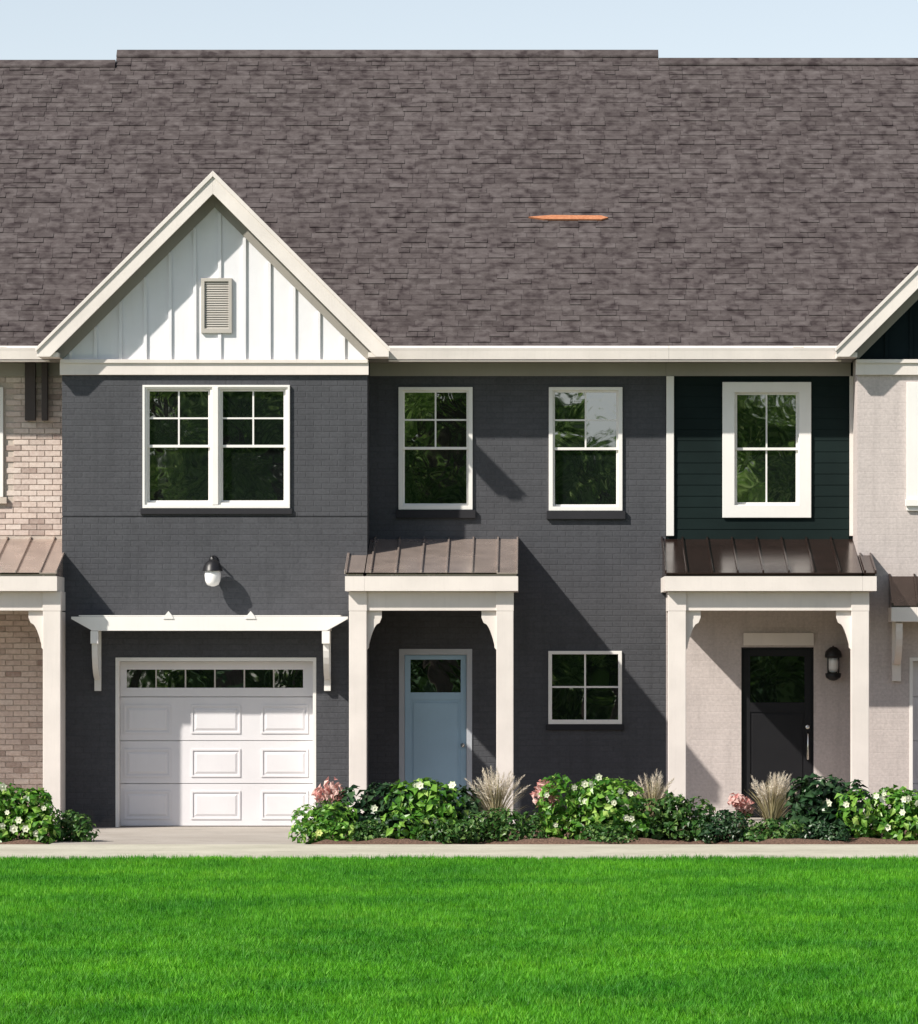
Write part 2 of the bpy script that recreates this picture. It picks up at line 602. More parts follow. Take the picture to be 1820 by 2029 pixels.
tag(mb.build('planting_bed', 'mulch', None, smooth=True), kind='structure')
tag(box('road', 'asphalt', None, -200, 200, -84, -76, -0.05, -0.03), kind='structure')

# lawn: blades as one mesh
def lawn():
    def blades(n, xa, xb, ya, yb, seg):
        y = rng.uniform(ya, yb, n)
        x = rng.uniform(xa, xb, n)
        half_r = (W - CX) / F * (D + y) + 0.9
        half_l = CX / F * (D + y) + 0.9
        k = (x < half_r) & (x > -half_l)
        if seg == 0:                                  # beyond the frame on both sides, coarser
            k = ((x >= half_r) & (x < half_r + 4.5)) | ((x <= -half_l) & (x > -half_l - 4.5))
        x, y = x[k], y[k]
        T = max(1, len(x) // 9)                       # blades grow in tufts
        tx, ty, ta = x[:T], y[:T], rng.uniform(0, 2 * np.pi, T)
        th = rng.uniform(0.7, 1.35, T)
        tr_ = rng.random(T)
        i = rng.integers(0, T, len(x))
        return tx[i] + rng.normal(0, 0.016, len(i)), ty[i] + rng.normal(0, 0.016, len(i)), ta[i], th[i], tr_[i]
    V, LV, PS, R = [], [], [], []
    base = 0
    polys = []
    for (n, ya, yb, seg) in ((620000, -38.0, -26.0, 3), (720000, -26.0, YS1 - 0.01, 1), (560000, -38.0, YS1 - 0.01, 0)):
        x, y, ta, th, tr_ = blades(n, *((-9, 6) if seg else (-13.5, 11)), ya, yb, seg)
        N = len(x)
        y = np.minimum(y, YS1 - 0.005)
        y = np.where(y > YS1 - 0.12, y + rng.uniform(-0.05, 0.10, N) * (rng.random(N) < 0.5), y)
        clump = 0.5 + 0.5 * np.sin(x * 2.1 + 1.3 * np.sin(y * 1.7)) * np.sin(y * 1.3 + np.sin(x * 1.9))
        h = rng.uniform(0.030, 0.066, N) * (0.85 + 0.3 * clump) * th
        w = rng.uniform(0.0034, 0.0070, N) * (1.0 if seg == 3 else 1.5 if seg else 2.4)
        a = rng.uniform(0, 2 * np.pi, N)
        ln = h * rng.uniform(0.15, 0.95, N)
        b = ta + rng.normal(0, 0.9, N)
        dx, dy = np.cos(a) * w, np.sin(a) * w
        lx, ly = np.cos(b) * ln, np.sin(b) * ln
        z0 = np.full(N, -0.05)
        zt = h
        rr = np.clip(rng.beta(2, 2, N) * 0.5 + 0.4 * tr_ + 0.1 * clump, 0, 1)
        if seg < 2:
            vs = np.stack([np.stack([x - dx, y - dy, z0], 1), np.stack([x + dx, y + dy, z0], 1), np.stack([x + lx, y + ly, zt - 0.01], 1)], 1).reshape(-1, 3)
            idx = np.arange(3 * N, dtype=np.int64).reshape(N, 3) + base
            V.append(vs); LV.append(idx.reshape(-1)); polys.append(np.full(N, 3)); R.append(np.repeat(rr, 3))
            base += 3 * N
        else:
            m = 0.55
            zm = z0 + (zt - z0) * 0.62
            vs = np.stack([np.stack([x - dx, y - dy, z0], 1), np.stack([x + dx, y + dy, z0], 1),
                           np.stack([x + lx * .35 + dx * .8, y + ly * .35 + dy * .8, zm], 1), np.stack([x + lx * .35 - dx * .8, y + ly * .35 - dy * .8, zm], 1),
                           np.stack([x + lx, y + ly, zt], 1)], 1).reshape(-1, 3)
            o = (np.arange(N, dtype=np.int64) * 5 + base)[:, None]
            q = o + np.array([0, 1, 2, 3])
            tr = o + np.array([3, 2, 4])
            both = np.concatenate([q, tr], 1).reshape(-1)
            V.append(vs); LV.append(both); polys.append(np.tile([4, 3], N)); R.append(np.repeat(rr, 5))
            base += 5 * N
    V = np.concatenate(V).astype(np.float32); LV = np.concatenate(LV).astype(np.int32)
    PL = np.concatenate(polys).astype(np.int32)
    me = bpy.data.meshes.new('lawn')
    me.vertices.add(len(V)); me.vertices.foreach_set('co', V.ravel())
    me.loops.add(len(LV)); me.loops.foreach_set('vertex_index', LV)
    me.polygons.add(len(PL))
    st = np.concatenate([[0], np.cumsum(PL)[:-1]]).astype(np.int32)
    me.polygons.foreach_set('loop_start', st)
    me.update(calc_edges=True)
    at = me.attributes.new('rnd', 'FLOAT', 'POINT')
    at.data.foreach_set('value', np.concatenate(R).astype(np.float32))
    me.materials.append(MATS['grass'])
    o = bpy.data.objects.new('lawn', me)
    COL.objects.link(o)
    tag(o, 'bright green mown lawn in front of the pale walk', 'grass', kind='stuff')


lawn()

# ------------------------------------------------------------------ houses
YR = 1.0                 # recessed entry walls; gable blocks stand at Y = 0
YE = 0.26                # front edge of the main eaves
ZE = Z(685, YE)          # top of gutter
RIDGE_Y = 7.5
SLOPE = (Z(102, RIDGE_Y) - ZE) / (RIDGE_Y - YE)
ANG = math.atan(SLOPE)
ZSOF = Z(716, YE)


def ridge_for(y):
    # depth where the roof plane reaches picture height y
    k = (HY - y) / F
    return (EYE + k * D - ZE + SLOPE * YE) / (SLOPE - k)


# shingle meshes shared between pieces
EXPO, SH_L = 0.145, 0.19
SH_W = [0.15, 0.19, 0.23, 0.27, 0.31, 0.36]
SH_T = [0.004, 0.009, 0.017]
CA, SA = math.cos(ANG), math.sin(ANG)


def sh_pts(w, t):
    g = 0.003
    loc = [(g, 0, -0.004), (w - g, 0, -0.004), (w - g, 0, t), (g, 0, t), (w - g, SH_L, 0.001), (g, SH_L, 0.001)]
    return [(x, v * CA - n * SA, v * SA + n * CA) for x, v, n in loc]


SH_F = [(0, 1, 2, 3), (3, 2, 4, 5), (1, 4, 2), (0, 3, 5)]
SH_ME = {}
for wi in SH_W:
    for ti in SH_T:
        m_ = MB().add(sh_pts(wi, ti), SH_F)
        SH_ME[(wi, ti)] = m_.mesh('shingle', 'shingle', recalc=False)


def main_roof(root, x0, x1, ridge_y, gables, jit=(0, 0)):
    zr = ZE + SLOPE * (ridge_y - YE)
    th = 0.16
    yb = 2 * ridge_y - YE
    pts = [(YE, ZE - 0.03), (ridge_y, zr - 0.03), (yb, ZE - 0.03), (yb, ZE - 0.03 - th), (ridge_y, zr - 0.03 - th * 1.25), (YE, ZE - 0.03 - th)]
    deck = MB().prism_x(pts, x0, x1).build('roof', 'shingle', root)
    # ridge cap pieces
    x = x0
    while x < x1 - 0.02:
        w = min(0.3, x1 - x)
        MB().prism_x([(ridge_y - 0.13, zr - 0.13 * SLOPE + 0.016), (ridge_y, zr + 0.03), (ridge_y + 0.13, zr - 0.13 * SLOPE + 0.016),
                      (ridge_y + 0.13, zr - 0.13 * SLOPE - 0.01), (ridge_y, zr + 0.0), (ridge_y - 0.13, zr - 0.13 * SLOPE - 0.01)], x, x + w).build('ridge_cap', 'shingle', deck)
        x += w
    length = (ridge_y - YE) / CA
    rows = int(length / EXPO)
    stuff = MB()
    singles = 0
    r_ = random.Random(int(abs(x0) * 100))
    for k in range(rows):
        v = k * EXPO - 0.01
        yy, zz = YE + v * CA + 0.03 * SA, ZE - 0.03 + v * SA + 0.0
        jr = random.Random(k * 7 + 3)
        j0, j1 = jr.uniform(-0.16, 0.16), jr.uniform(-0.16, 0.16)
        shared = k < int((ridge_for(122) - YE) / CA / EXPO) - 1
        x = x0 + (j0 if shared and jit[0] else 0)
        if jit[0] == 2:
            x = x0 + (j1 if shared else 0)
        xe = x1
        if shared and jit[1]:
            xe = x1 + (j0 if jit[1] == 1 else j1)
        first = True
        while x < xe - 0.001:
            w = r_.choice(SH_W)
            if first:
                w = r_.choice(SH_W[:3]); first = False
            if xe - (x + w) < 0.15:
                w = xe - x
            t_ = r_.choices(SH_T, (0.45, 0.35, 0.2))[0]
            xc, zc = x + w / 2, zz + 0.5 * SH_L * SA
            yc = yy + 0.5 * SH_L * CA
            hid = any(abs(xc - gx) < gz - zc - 0.02 for gx, gz in gables)
            if not hid:
                px, py = PX((xc, yc, zc))
                if singles < 298 and -20 < px < W + 20:
                    wi = min(SH_W, key=lambda q: abs(q - w))
                    place('shingle', SH_ME[(wi, t_)], deck, (x, YE + v * CA, ZE - 0.028 + v * SA), (w / wi, 1, 1))
                    singles += 1
                else:
                    stuff.add([(a + x, b + YE + v * CA, c + ZE - 0.028 + v * SA) for a, b, c in sh_pts(w, t_)], SH_F)
            x += w
    tag(stuff.build('shingles', 'shingle', deck, recalc=False), kind='stuff')
    return deck


def gable_top(root, wx0, wx1, siding, batten_x0, batten_step, trim='cream_trim', rake_mat='cream_trim', vent=None, boards='batten'):
    """front gable over a block: siding with battens, frieze, rake boards, roof slabs"""
    ax = (wx0 + wx1) / 2
    za = Z(343, -0.33)                      # outer apex
    zi = za - 0.275                         # under the rake at the apex
    fx = za - Z(690, -0.33)                 # half span at the tip
    zt = Z(707, -0.33)
    zf0, zf1 = Z(743, 0), Z(713, 0)
    # wall of the triangle
    hw = (wx1 - wx0) / 2
    tri = MB().prism_y([(wx0, zf0), (wx1, zf0), (wx1, zi + 0.1 - hw), (ax, zi + 0.1), (wx0, zi + 0.1 - hw)], 0.012, 0.2).build('gable_siding', siding, root)
    x = batten_x0
    while x < wx1 - 0.05:
        if x > wx0 + 0.05:
            top = za - 0.43 - abs(x - ax)
            if top > zf1 + 0.05:
                segs = [(zf1, top)]
                if vent and vent[0] - 0.02 < x < vent[1] + 0.02:
                    segs = [(zf1, vent[2] - 0.002), (vent[3] + 0.002, top)]
                for a, b in segs:
                    if b - a > 0.03:
                        box('batten', siding, tri, x - 0.022, x + 0.022, -0.018, 0.011, a, b, 0.003)
        x += batten_step
    box('frieze', trim, root, wx0 - 0.025, wx1 + 0.02, -0.055, 0.0085, zf0, zf1 - 0.002, 0.004)
    box('frieze_cap', trim, root, wx0 - 0.015, wx1 + 0.01, -0.085, -0.0585, zf1 - 0.045, zf1 + 0.004, 0.003)
    # roof slabs and soffit, meeting the main roof
    yb = YE + (za - ZE) / SLOPE + 0.3
    for s in (-1, 1):
        P = [(ax, za), (ax + s * fx, za - fx), (ax + s * fx, za - fx - 0.10), (ax + s * (fx - 0.02), za - fx - 0.10), (ax, za - 0.17)]
        MB().prism_y([(ax, za), (ax + s * fx, za - fx), (ax + s * (fx - 0.06), za - fx - 0.06), (ax, za - 0.11)], -0.325, yb).build('gable_roof', 'shingle', root)
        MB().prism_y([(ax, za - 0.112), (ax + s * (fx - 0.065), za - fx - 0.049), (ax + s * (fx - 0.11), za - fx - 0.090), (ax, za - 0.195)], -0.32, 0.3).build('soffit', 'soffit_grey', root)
        bx = fx - (zi - zt) if False else (zi - zt)
        pts = [(ax, za + 0.012), (ax + s * (fx + 0.012), za - fx), (ax + s * (fx + 0.012), zt), (ax + s * (zi - zt), zt), (ax, zi)]
        MB().prism_y(pts, -0.37, -0.328).build('rake_board', rake_mat, root, 0.004)
        pts = [(ax, za + 0.03), (ax + s * (fx + 0.03), za - fx + 0.0), (ax + s * (fx + 0.03), za - fx - 0.05), (ax, za - 0.045)]
        MB().prism_y(pts, -0.395, -0.3725).build('drip_edge', rake_mat, root, 0.003)
        za_w = za - 0.225                   # frieze board on the wall under the rake
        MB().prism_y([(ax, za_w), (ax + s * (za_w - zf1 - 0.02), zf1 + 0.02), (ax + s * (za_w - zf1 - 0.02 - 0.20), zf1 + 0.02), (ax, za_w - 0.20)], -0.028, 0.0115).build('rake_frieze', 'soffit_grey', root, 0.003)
        # boxed return under the tail
        xa, xb = sorted((ax + s * (hw + 0.022), ax + s * (fx - 0.005)))
        box('eave_return', rake_mat, root, xa, xb, -0.326, YE - 0.02, zt, zt + 0.06)
    return ax, za


def gutter(root, x0, x1):
    p = [(YE + 0.10, ZE - 0.01), (YE - 0.005, ZE), (YE - 0.02, ZE - 0.03), (YE - 0.012, ZE - 0.07), (YE + 0.0, ZSOF + 0.03), (YE + 0.01, ZSOF), (YE + 0.10, ZSOF)]
    MB().prism_x(p, x0, x1).build('gutter', 'cream_trim', root)


def soffit_frieze(root, x0, x1):
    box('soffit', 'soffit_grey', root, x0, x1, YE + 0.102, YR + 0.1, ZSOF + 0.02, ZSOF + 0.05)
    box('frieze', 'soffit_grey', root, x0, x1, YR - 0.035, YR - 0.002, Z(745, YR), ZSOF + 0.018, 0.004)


YP = -1.10               # front of the porches
ZPW = Z(1069, YR)        # porch roof at the wall
ZPF = Z(1137, YP)        # porch roof at the front edge
ZPB = Z(1171, YP)
PSL = (ZPW - ZPF) / (YR - YP)


def porch(root, xa, xb, split, cols, brackets, seams, metal='metal_roof', side=1, bracket_out=0.20):
    """shed-roofed porch. split: X beyond which the gable block (front at Y=0) stands; side: -1 block on the left, 1 on the right, 0 none"""
    spans = [(xa, xb, YR - 0.003)]
    if side == -1:
        spans = [(split + 0.002, xb, YR - 0.003), (xa, split, -0.003)]
    elif side == 1:
        spans = [(xa, split - 0.002, YR - 0.003), (split, xb, -0.003)]
    deck = None
    mb = MB()
    for a, b, yb in spans:
        zb = ZPF + PSL * (yb - YP)
        mb.prism_x([(YP + 0.02, ZPF - 0.03), (YP + 0.02, ZPF + 0.006), (yb, zb - 0.016), (yb, ZPF - 0.03)], a + 0.02, b - 0.02)
    deck = mb.build('porch_roof', metal, root)
    # standing seam pans and ribs
    edges = [xa] + [s for s in seams if xa < s < xb] + [xb]
    for i in range(len(edges) - 1):
        for a, b, yb in spans:
            u, w = max(a, edges[i]), min(b, edges[i + 1])
            if w - u < 0.02:
                continue
            zb = ZPF + PSL * (yb - YP)
            j = random.uniform(-0.002, 0.002)
            MB().prism_x([(YP - 0.018, ZPF + 0.0), (YP - 0.018, ZPF + 0.014), (yb, zb + 0.006 + j), (yb, zb - 0.010)], u + 0.006, w - 0.006).build('roof_pan', metal, deck)
    for s in edges[1:-1] + [xa + 0.012, xb - 0.012]:
        yb = YR - 0.003
        if (side == -1 and s < split) or (side == 1 and s > split):
            yb = -0.003
        zb = ZPF + PSL * (yb - YP)
        MB().prism_x([(YP - 0.014, ZPF - 0.002), (YP - 0.014, ZPF + 0.046), (yb, zb + 0.040), (yb, zb - 0.006)], s - 0.011, s + 0.011).build('seam', metal, deck, 0.003)
    mb = MB()
    for a, b, yb in spans:
        mb.box(a, b, YP, yb, ZPB, ZPF - 0.032)
    mb.build('fascia', 'cream_trim', root)
    # beam, side beams
    YB0, YB1 = -0.94, -0.74
    zb0 = Z(1210, YB0)
    box('beam', 'cream_trim', root, cols[0][0] + 0.01, cols[-1][1] - 0.01, YB0, YB1, zb0, ZPB - 0.003, 0.004)
    for c in cols:
        zc = zb0 - 0.006
        col = box('column', 'cream_trim', root, c[0], c[1], YB0 - 0.025, YB1 + 0.025, 0.0, zc, 0.008)
        box('column_cap', 'cream_trim', col, c[0] - 0.003, c[1] + 0.003, YB0 - 0.028, YB1 + 0.028, zc + 0.0, ZPB - 0.004, 0.005)
        box('column_base', 'cream_trim', col, c[0] - 0.03, c[1] + 0.03, YB0 - 0.05, YB1 + 0.05, 0.0, 0.22, 0.006)
    for c, s in brackets:      # curved knee brackets under the beam
        x0 = c[1] if s > 0 else c[0]
        w, h = bracket_out, 0.52
        pts = [(0, 0), (w, 0), (w, -0.09), (w * 0.86, -0.16)]
        for q in range(1, 7):
            a = q / 6
            pts.append((w * (0.86 - 0.70 * a ** 0.7), -0.16 - (h - 0.24) * a ** 1.4))
        pts += [(w * 0.14, -h + 0.03), (0, -h)]
        MB().prism_y([(x0 + s * (p[0] - 0.004), zb0 - 0.001 + p[1]) for p in pts], YB0 + 0.05, YB1 - 0.05).build('bracket', 'cream_trim', root, 0.004)
    # side beams back to the wall
    for c, inside in ((cols[0], 1), (cols[-1], -1)):
        yb = YR - 0.004
        if (side == -1 and c is cols[0]) or (side == 1 and c is cols[-1]):
            yb = -0.004
        if len(cols) > 1 or inside == -1:
            box('side_beam', 'cream_trim', root, c[0] + 0.02, c[1] - 0.02, YB1 + 0.026, yb, zb0 + 0.004, ZPB - 0.004)
    box('porch_floor', 'concrete_drive', root, xa + 0.05, (split if side == 1 else xb) - 0.05, YP + 0.05, YR - 0.004, 0.0, 0.10, 0.01) if side != -1 else \
        box('porch_floor', 'concrete_drive', root, split + 0.004, xb - 0.05, YP + 0.05, YR - 0.004, 0.0, 0.10, 0.01)


def garage_door(root, x0, x1, z1, cols_x, rows_z, sec_z, panes_x, pane_z, Y=0.20):
    fr = MB().ring(x0, x1, -0.10, z1, 0.045, 0.045, 0.0, 0.05, -0.012, Y + 0.09).build('garage_frame', 'white_trim', root, 0.004)
    a, b = x0 + 0.046, x1 - 0.046
    door = box('garage_door', 'garage_white', root, a, b, Y + 0.04, Y + 0.07, 0.008, z1 - 0.052)
    for k in range(len(sec_z) - 1):
        lo, hi = sec_z[k] + 0.004, sec_z[k + 1] - 0.004
        if k == len(sec_z) - 2:      # top section carries the lights
            MB().ring(a + 0.001, b - 0.001, lo, min(hi, z1 - 0.053), panes_x[0] - a, b - panes_x[-1], pane_z[0] - lo, min(hi, z1 - 0.053) - pane_z[1], Y, Y + 0.039).build('section', 'garage_white', door, 0.004)
        else:
            box('section', 'garage_white', door, a + 0.001, b - 0.001, Y, Y + 0.039, lo, hi, 0.005)
    for (u, w) in cols_x:
        for (lo, hi) in rows_z:
            MB().ring(u, w, lo, hi, 0.026, 0.026, 0.026, 0.026, Y - 0.013, Y - 0.0005).build('panel_moulding', 'garage_white', door, 0.003)
            g = 0.045
            vs = [(u + g, Y - 0.0008, lo + g), (w - g, Y - 0.0008, lo + g), (w - g, Y - 0.0008, hi - g), (u + g, Y - 0.0008, hi - g)]
            g2 = 0.072
            vs += [(u + g2, Y - 0.012, lo + g2), (w - g2, Y - 0.012, lo + g2), (w - g2, Y - 0.012, hi - g2), (u + g2, Y - 0.012, hi - g2)]
            MB().add(vs, [(4, 5, 6, 7), (0, 1, 5, 4), (1, 2, 6, 5), (2, 3, 7, 6), (3, 0, 4, 7), (3, 2, 1, 0)]).build('panel', 'garage_white', door)
    for i in range(len(panes_x) - 1):
        u, w = panes_x[i], panes_x[i + 1]
        pane(door, u + (0.008 if i else 0), w - (0.008 if i < len(panes_x) - 2 else 0), pane_z[0], pane_z[1], Y + 0.018)
        if i:
            box('glazing_bar', 'vent_beige', door, u - 0.010, u + 0.010, Y + 0.012, Y + 0.036, pane_z[0] - 0.003, pane_z[1] + 0.003)
    box('bottom_seal', 'black_metal', door, a + 0.01, b - 0.01, Y + 0.002, Y + 0.038, 0.001, 0.0075)


def pergola(root, x0, x1, brk, tails, zt, zb, yf=-0.62, mat='white_trim'):
    """shallow pergola over the garage: front beam with cut ends, rafters, leg brackets"""
    cut = 0.28
    beam = MB().prism_y([(x0, zt), (x1, zt), (x1, zt - 0.03), (x1 - cut, zb), (x0 + cut, zb), (x0, zt - 0.03)], yf, yf + 0.07).build('pergola_beam', mat, root, 0.005)
    for x in tails:
        MB().prism_y([(x - 0.07, zt - 0.03), (x + 0.07, zt - 0.03), (x + 0.045, zt + 0.02), (x, zt + 0.075), (x - 0.045, zt + 0.02)], yf - 0.012, yf - 0.002).build('rafter_tail', mat, beam)
        box('rafter', mat, beam, x - 0.022, x + 0.022, yf + 0.072, -0.004, zt - 0.10, zt + 0.002)
    for k in range(4):
        y = yf + 0.01 + (abs(yf) - 0.02) * k / 4
        box('deck_board', mat, beam, x0 + 0.10, x1 - 0.10, y, y + (abs(yf) - 0.02) / 4 - 0.004, zt + 0.004, zt + 0.020)
    for x in brk:
        w = 0.052
        box('ledger', mat, beam, x - w, x + w, yf + 0.072, -0.004, zb - 0.002, zb + 0.09, 0.004)
        box('bracket_head', mat, beam, x - w, x + w, yf + 0.0, yf + 0.10, zb - 0.17, zb - 0.004, 0.004)
        box('bracket_leg', mat, beam, x - w + 0.008, x + w - 0.008, -0.085, -0.004, zb - 0.80, zb - 0.004, 0.005)
        brace = []
        for q in range(9):
            a = q / 8 * math.pi / 2
            brace.append((yf + 0.05 + (abs(yf) - 0.12) * (1 - math.cos(a)), zb - 0.17 - 0.48 * math.sin(a)))
        inner = [(y + 0.065, z + 0.03) for y, z in reversed(brace)]
        MB().prism_x(brace + inner, x - w + 0.014, x + w - 0.014).build('brace', mat, beam)


def lantern(name, label, x, Y, z, s=1.0, style='dome'):
    root = thing(name, (x, Y, z), label, 'lamp')
    if style == 'dome':
        MB().lathe([(0.0, 0.0), (0.055, 0.0), (0.062, -0.012), (0.045, -0.028), (0.0, -0.03)], x, Y - 0.001, z + 0.20, 20, 'y').build('backplate', 'black_metal', root, smooth=True)
        pts = [(x, Y - 0.02, z + 0.20), (x, Y - 0.10, z + 0.225), (x, Y - 0.19, z + 0.235), (x, Y - 0.225, z + 0.19)]
        MB().tube(pts, [0.014] * 4, 10).build('arm', 'black_metal', root, smooth=True)
        cy = Y - 0.225
        MB().lathe([(0.018, 0.205), (0.05, 0.195), (0.09, 0.165), (0.122, 0.11), (0.134, 0.055), (0.138, 0.05), (0.131, 0.05), (0.117, 0.10), (0.085, 0.15), (0.02, 0.175)], x, cy, z, 28).build('shade', 'black_metal', root, smooth=True)
        MB().lathe([(0.02, 0.13), (0.075, 0.12), (0.10, 0.06), (0.108, -0.01), (0.10, -0.085), (0.075, -0.135), (0.02, -0.155)], x, cy, z, 24).build('globe', 'lamp_globe', root, smooth=True)
    else:
        box('backplate', 'black_metal', root, x - 0.06, x + 0.06, Y - 0.03, Y - 0.001, z - 0.16, z + 0.2, 0.01)
        cy = Y - 0.16
        MB().tube([(x, Y - 0.02, z + 0.21), (x, Y - 0.09, z + 0.235), (x, cy, z + 0.225)], [0.014] * 3, 10).build('arm', 'black_metal', root, smooth=True)
        MB().lathe([(0.012, 0.235), (0.05, 0.225), (0.105, 0.17), (0.115, 0.12), (0.115, 0.09), (0.10, 0.085), (0.02, 0.09)], x, cy, z, 24).build('cap', 'black_metal', root, smooth=True)
        MB().lathe([(0.02, 0.083), (0.062, 0.08), (0.07, 0.03), (0.066, -0.06), (0.05, -0.105), (0.02, -0.118)], x, cy, z, 20).build('globe', 'lamp_globe', root, smooth=True)
        MB().lathe([(0.085, -0.12), (0.11, -0.125), (0.10, -0.18), (0.05, -0.215), (0.015, -0.225)], x, cy, z, 24).build('base', 'black_metal', root, smooth=True)
        for k in range(4):
            a = math.pi / 4 + k * math.pi / 2
            MB().tube([(x + 0.103 * math.cos(a), cy + 0.103 * math.sin(a), z + 0.09), (x + 0.10 * math.cos(a), cy + 0.10 * math.sin(a), z - 0.13)], [0.007, 0.007], 6).build('cage_bar', 'black_metal', root)
    return root


# house boundaries
XL0, XC0, XC1, XB1, XR1 = -13.0, X(123), X(728), X(1320, YR), X(1700)
XG1 = XR1 + (XC1 - XC0)
XRE = 13.0
ZTOP = ZSOF + 0.019

# ---- the grey house in the middle
grey = thing('townhouse', (XC0, 0, 0), 'dark grey painted brick townhouse with white gable and white garage door', 'house')
w2 = (X(283), X(575), Z(1007), Z(763))
gar = (X(229), X(627), -0.2, Z(1303))
eps = 0.012


def hole(r):
    return (r[0] + eps, r[1] - eps, r[2] + eps, r[3] - eps)


mb = MB()
zf = Z(743) + 0.02
belt = Z(1023)
wall_mesh(mb, XC0, XC1, -0.2, belt - 0.006, -0.006, 0.246, [hole(gar)])
wall_mesh(mb, XC0, XC1, belt + 0.006, zf, 0.0, 0.24, [hole(w2)])
mb.box(XC0 + 0.004, XC1 - 0.004, 0.03, 0.22, belt - 0.006, belt + 0.006)
mb.box(XC1 - 0.24, XC1, 0.2405, YR + 0.2, -0.2, ZTOP + 0.4)
mb.box(XC0, XC0 + 0.24, 0.2405, YR + 0.2, -0.2, ZTOP + 0.4)
mb.build('wall', 'dark_brick', grey)
# entry wall
d1 = (X(791, YR), X(936, YR), -0.1, Z(1286, YR))
wA = (X(790, YR), X(937, YR), Z(1010, YR), Z(767, YR))
wB = (X(1088, YR), X(1234, YR), Z(1012, YR), Z(767, YR))
wC = (X(1087, YR), X(1233, YR), Z(1435, YR), Z(1290, YR))
mb = wall_mesh(MB(), XC1, XB1, -0.2, ZTOP, YR, 0.24, [hole(d1), hole(wA), hole(wB), hole(wC)])
mb.build('wall', 'dark_brick', grey)
mb = MB().box(XC0, XC0 + 0.2, YR + 0.2005, 14.3, -0.2, ZTOP).box(XB1 - 0.2, XB1, YR + 0.2405, 14.3, -0.2, ZTOP).box(XC0 + 0.2, XB1 - 0.2, 14.0, 14.3, -0.2, ZTOP)
mb.build('wall', 'dark_brick', grey)

# double window of the gable block: two units with a mullion
xm0, xm1 = X(413), X(441)
fr = MB().ring(w2[0], w2[1], w2[2], w2[3], 0.03, 0.03, 0.045, 0.03, -0.045, 0.10).build('window', 'white_trim', grey, 0.005)
box('mullion', 'white_trim', fr, (xm0 + xm1) / 2 - 0.04, (xm0 + xm1) / 2 + 0.04, -0.05, 0.09, w2[2] + 0.044, w2[3] - 0.029, 0.005)
for a, b in ((w2[0] + 0.029, (xm0 + xm1) / 2 - 0.039), ((xm0 + xm1) / 2 + 0.039, w2[1] - 0.029)):
    sash_window(grey, a, b, w2[2] + 0.044, w2[3] - 0.029, 0.022, 0.030)
for w_ in (wA, wB):
    sash_window(grey, *w_, YR, 0.055)
    box('sill', 'dark_sill', grey, w_[0] - 0.03, w_[1] + 0.04, YR - 0.06, YR - 0.001, w_[2] - 0.115, w_[2] - 0.004, 0.006)
box('sill', 'dark_sill', grey, w2[0] - 0.03, w2[1] + 0.03, -0.04, -0.001, w2[2] - 0.08, w2[2] - 0.003, 0.006)
# square fixed window beside the porch
fr = MB().ring(*wC, 0.05, 0.05, 0.06, 0.045, YR - 0.035, YR + 0.1).build('window', 'white_trim', grey, 0.005)
xa, xb, za_, zb_ = wC[0] + 0.046, wC[1] - 0.046, wC[2] + 0.056, wC[3] - 0.041
for i in range(2):
    for j in range(2):
        pane(fr, xa + (xb - xa) * i / 2, xa + (xb - xa) * (i + 1) / 2 - 0.001 * (1 - i), za_ + (zb_ - za_) * j / 2, za_ + (zb_ - za_) * (j + 1) / 2 - 0.001 * (1 - j), YR + 0.03)
box('muntin', 'white_trim', fr, (xa + xb) / 2 - 0.012, (xa + xb) / 2 + 0.012, YR + 0.008, YR + 0.027, za_, zb_)
box('muntin', 'white_trim', fr, xa, xb, YR + 0.010, YR + 0.0268, (za_ + zb_) / 2 - 0.012, (za_ + zb_) / 2 + 0.012)
box('sill', 'dark_sill', grey, wC[0] - 0.03, wC[1] + 0.03, YR - 0.045, YR - 0.001, wC[2] - 0.08, wC[2] - 0.004, 0.006)

# gable
vent = (X(399), X(460), Z(660), Z(551))
gcx, gcz = gable_top(grey, XC0, XC1, 'gable_white', X(435.5) - 12 * 0.3305, 0.3305, vent=vent)
vf = MB().ring(*vent, 0.045, 0.045, 0.06, 0.045, -0.035, 0.0115).build('gable_vent', 'vent_beige', grey, 0.004)
nl = 20
for k in range(nl):
    z = vent[2] + 0.062 + (vent[3] - vent[2] - 0.11) * k / nl
    h = (vent[3] - vent[2] - 0.11) / nl
    MB().prism_x([(-0.016, z), (-0.012, z - 0.002), (0.0105, z + h * 0.92), (0.006, z + h)], vent[0] + 0.044, vent[1] - 0.044).build('louver', 'vent_beige', vf)

garage_door(grey, gar[0], gar[1], gar[3],
            [(X(246, .2), X(339, .2)), (X(379, .2), X(477, .2)), (X(518, .2), X(611, .2))],
            [(Z(1624, .2), Z(1567, .2)), (Z(1540, .2), Z(1484, .2)), (Z(1454, .2), Z(1397, .2))],
            [0.012, Z(1553, .2), Z(1468, .2), Z(1381, .2), Z(1305, .2)],
            [X(251 + (601 - 251) * k / 6, .2) for k in range(7)], (Z(1363, .2), Z(1327, .2)))
pergola(grey, X(141, -.62), X(690, -.62), [X(187, -.62), X(646, -.62)], [X(334, -.62), X(497, -.62)], Z(1222, -.62), Z(1250, -.62))

porch(grey, X(684, YP), X(1027, YP), XC1, [(X(692, -.96), X(727, -.96)), (X(984, -.96), X(1018, -.96))],
      [((X(692, -.96), X(727, -.96)), 1), ((X(984, -.96), X(1018, -.96)), -1)],
      [X(985.6 - 50.2 * k, YP) for k in range(7)], side=-1)

